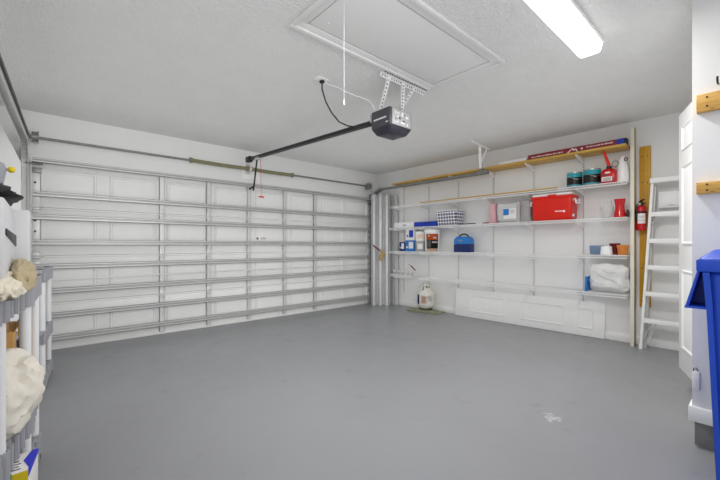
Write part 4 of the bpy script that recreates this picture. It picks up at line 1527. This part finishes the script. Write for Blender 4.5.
# cardboard box and bottle
t = thing('cardboard_box', (-.25, 2.40, .434), 'open brown cardboard box on the middle left shelf', 'box')
MB().box(-.42, -.088, 2.26, 2.56, .434, .78, .002).build('box_body', 'card', t)
MB().hexa([(-.088, 2.26, .775), (-.085, 2.26, .775), (-.085, 2.56, .775), (-.088, 2.56, .775), (-.05, 2.27, .83), (-.047, 2.27, .83), (-.047, 2.55, .83), (-.05, 2.55, .83)]).build('flap', 'card', t)
MB().hexa([(-.40, 2.26, .775), (-.10, 2.26, .775), (-.10, 2.263, .775), (-.40, 2.263, .775), (-.40, 2.21, .83), (-.10, 2.21, .83), (-.10, 2.213, .83), (-.40, 2.213, .83)]).build('flap', 'card', t)
t = thing('spray_bottle', (-.055, 2.42, .434), 'black bottle with yellow top beside the cardboard box', 'bottle')
MB().lathe(-.058, 2.42, [(.018, .434), (.02, .44), (.02, .70), (.014, .73)], 16).build('bottle_body', 'black', t)
MB().lathe(-.058, 2.42, [(.017, .725), (.019, .73), (.019, .80), (.012, .81)], 16).build('cap', 'yellow', t)
# printed carton at the bottom
t = thing('printed_carton', (-.06, 2.05, .134), 'yellow, blue and white printed carton at the bottom left', 'carton')
cb = [(-.30, 1.83), (-.031, 1.86), (-.003, 2.016), (-.27, 1.99)]
ZC = .32
mb = MB()
mb.hexa([(*q, .134) for q in cb]+[(*q, ZC) for q in cb], .001)
mb.build('carton_body', 'label', t)
fr = V((.269, .03, 0)).normalized()
def fpt(d, z, out=.0015): return (-.031-fr.x*d+fr.y*out, 1.86-fr.y*d-fr.x*out, z)
def face(d0, d1, z0, z1, nm, mm):
    MB().hexa([fpt(d0, z0), fpt(d1, z0), fpt(d1, z0, -.001), fpt(d0, z0, -.001), fpt(d0, z1), fpt(d1, z1), fpt(d1, z1, -.001), fpt(d0, z1, -.001)]).build(nm, mm, t)
face(.0, .045, .134, ZC-.004, 'yellow_panel', 'yellow')
face(.045, .07, .20, ZC, 'green_panel', 'green')
mb = MB()
mb.prism([(-.029, 1.87, ZC), (-.003, 2.014, ZC), (-.022, 2.014, ZC), (-.045, 1.94, ZC)], (0, 0, .002))
mb.prism([(-.031, 1.862, ZC-.03), (-.003, 2.014, ZC-.01), (-.003, 2.014, ZC+.001), (-.031, 1.862, ZC+.001)], (.002, 0, 0))
mb.build('blue_panel', 'violet', t)
mb = MB()
for k in range(4):
    mb.prism([(-.085, 1.875+k*.022, ZC), (-.052-.006*(k % 2), 1.875+k*.022, ZC), (-.052-.006*(k % 2), 1.882+k*.022, ZC), (-.085, 1.882+k*.022, ZC)], (0, 0, .001))
mb.build('print', 'dgrey', t)
# cartons in the small unit
t = thing('stored_carton', (-.2, 4.13, .474), 'blue and white carton in the small unit by the garage door', 'carton', 'cartons in the small shelving unit')
MB().box(-.38, -.015, 3.98, 4.30, .474, .84, .003).build('carton_body', 'label', t)
mb = MB()
mb.box(-.06, -.02, 3.977, 3.981, .74, .80)
mb.box(-.075, -.035, 3.977, 3.981, .62, .70)
mb.build('blue_print', 'violet', t)
t = thing('stored_carton', (-.2, 4.13, .124), 'yellow and grey carton at the bottom of the small unit', 'carton', 'cartons in the small shelving unit')
MB().box(-.38, -.015, 3.98, 4.30, .124, .35, .003).build('carton_body', 'greyfab', t)
MB().box(-.05, -.018, 3.977, 3.981, .22, .34).build('yellow_print', 'yellow', t)

# ------------------------------------------------------------------ light
w = bpy.data.worlds.new('World')
S.world = w
w.use_nodes = True
bg = w.node_tree.nodes['Background']
bg.inputs['Color'].default_value = (1, 1, 1, 1)
bg.inputs['Strength'].default_value = 1.0

def area(name, loc, rot, sx, sy_, power, col=(1, .99, .97)):
    l = bpy.data.lights.new(name, 'AREA')
    l.shape = 'RECTANGLE'
    l.size, l.size_y = sx, sy_
    l.energy = power
    l.color = col
    o = bpy.data.objects.new(name, l)
    C.objects.link(o)
    o.location = loc
    o.rotation_euler = rot
    return o
area('fluorescent_tubes', (2.72, .845, 2.545), (0, 0, 0), .55, .12, 28)
area('overhead_fill', (.8, 1.45, 2.55), (0, 0, 0), 1.2, .15, 6)  # added fill above the view, no fixture belongs to it
def fill_spot(name, loc, aim, ang, power):  # soft spot added out of view as fill
    l = bpy.data.lights.new(name, 'SPOT')
    l.energy = power
    l.spot_size = math.radians(ang)
    l.spot_blend = 1.0
    l.shadow_soft_size = .45
    o = bpy.data.objects.new(name, l)
    C.objects.link(o)
    o.location = loc
    o.rotation_euler = (V(aim)-o.location).to_track_quat('-Z', 'Y').to_euler()
fill_spot('ceiling_fill', (-.05, -.3, 1.9), (1.0, 1.8, 2.64), 100, 60)  # unseen fill added to brighten the ceiling
fill_spot('forward_fill', (1.3, -.8, 1.75), (1.5, 5.3, .9), 66, 225)  # unseen fill added for the garage door wall
fill_spot('floor_fill', (-.05, -.5, 2.2), (2.6, 3.1, 0), 55, 260)  # unseen fill added to lift the far floor
# flat ambient term added on top of the lamps to even out the room
S.cycles.use_fast_gi = True
S.cycles.fast_gi_method = 'ADD'
S.world.light_settings.ao_factor = .245
S.world.light_settings.distance = 1.0

# ------------------------------------------------------------------ camera
cam = bpy.data.cameras.new('camera')
cam.sensor_width = 36
cam.sensor_fit = 'HORIZONTAL'
cam.lens = 36*359/720
cam.shift_y = 5/720
cam.clip_start = .05
co = bpy.data.objects.new('camera', cam)
C.objects.link(co)
co.location = (0, 0, 1.171)
co.rotation_euler = (PI/2, 0, math.atan2(.7455, .6665)-PI/2)
S.camera = co

S.view_settings.view_transform = 'Standard'
S.view_settings.look = 'None'
S.view_settings.gamma = 1
S.view_settings.use_curve_mapping = False
S.view_settings.exposure = 0
S.cycles.use_denoising = True
S.cycles.max_bounces = 10
S.cycles.diffuse_bounces = 6
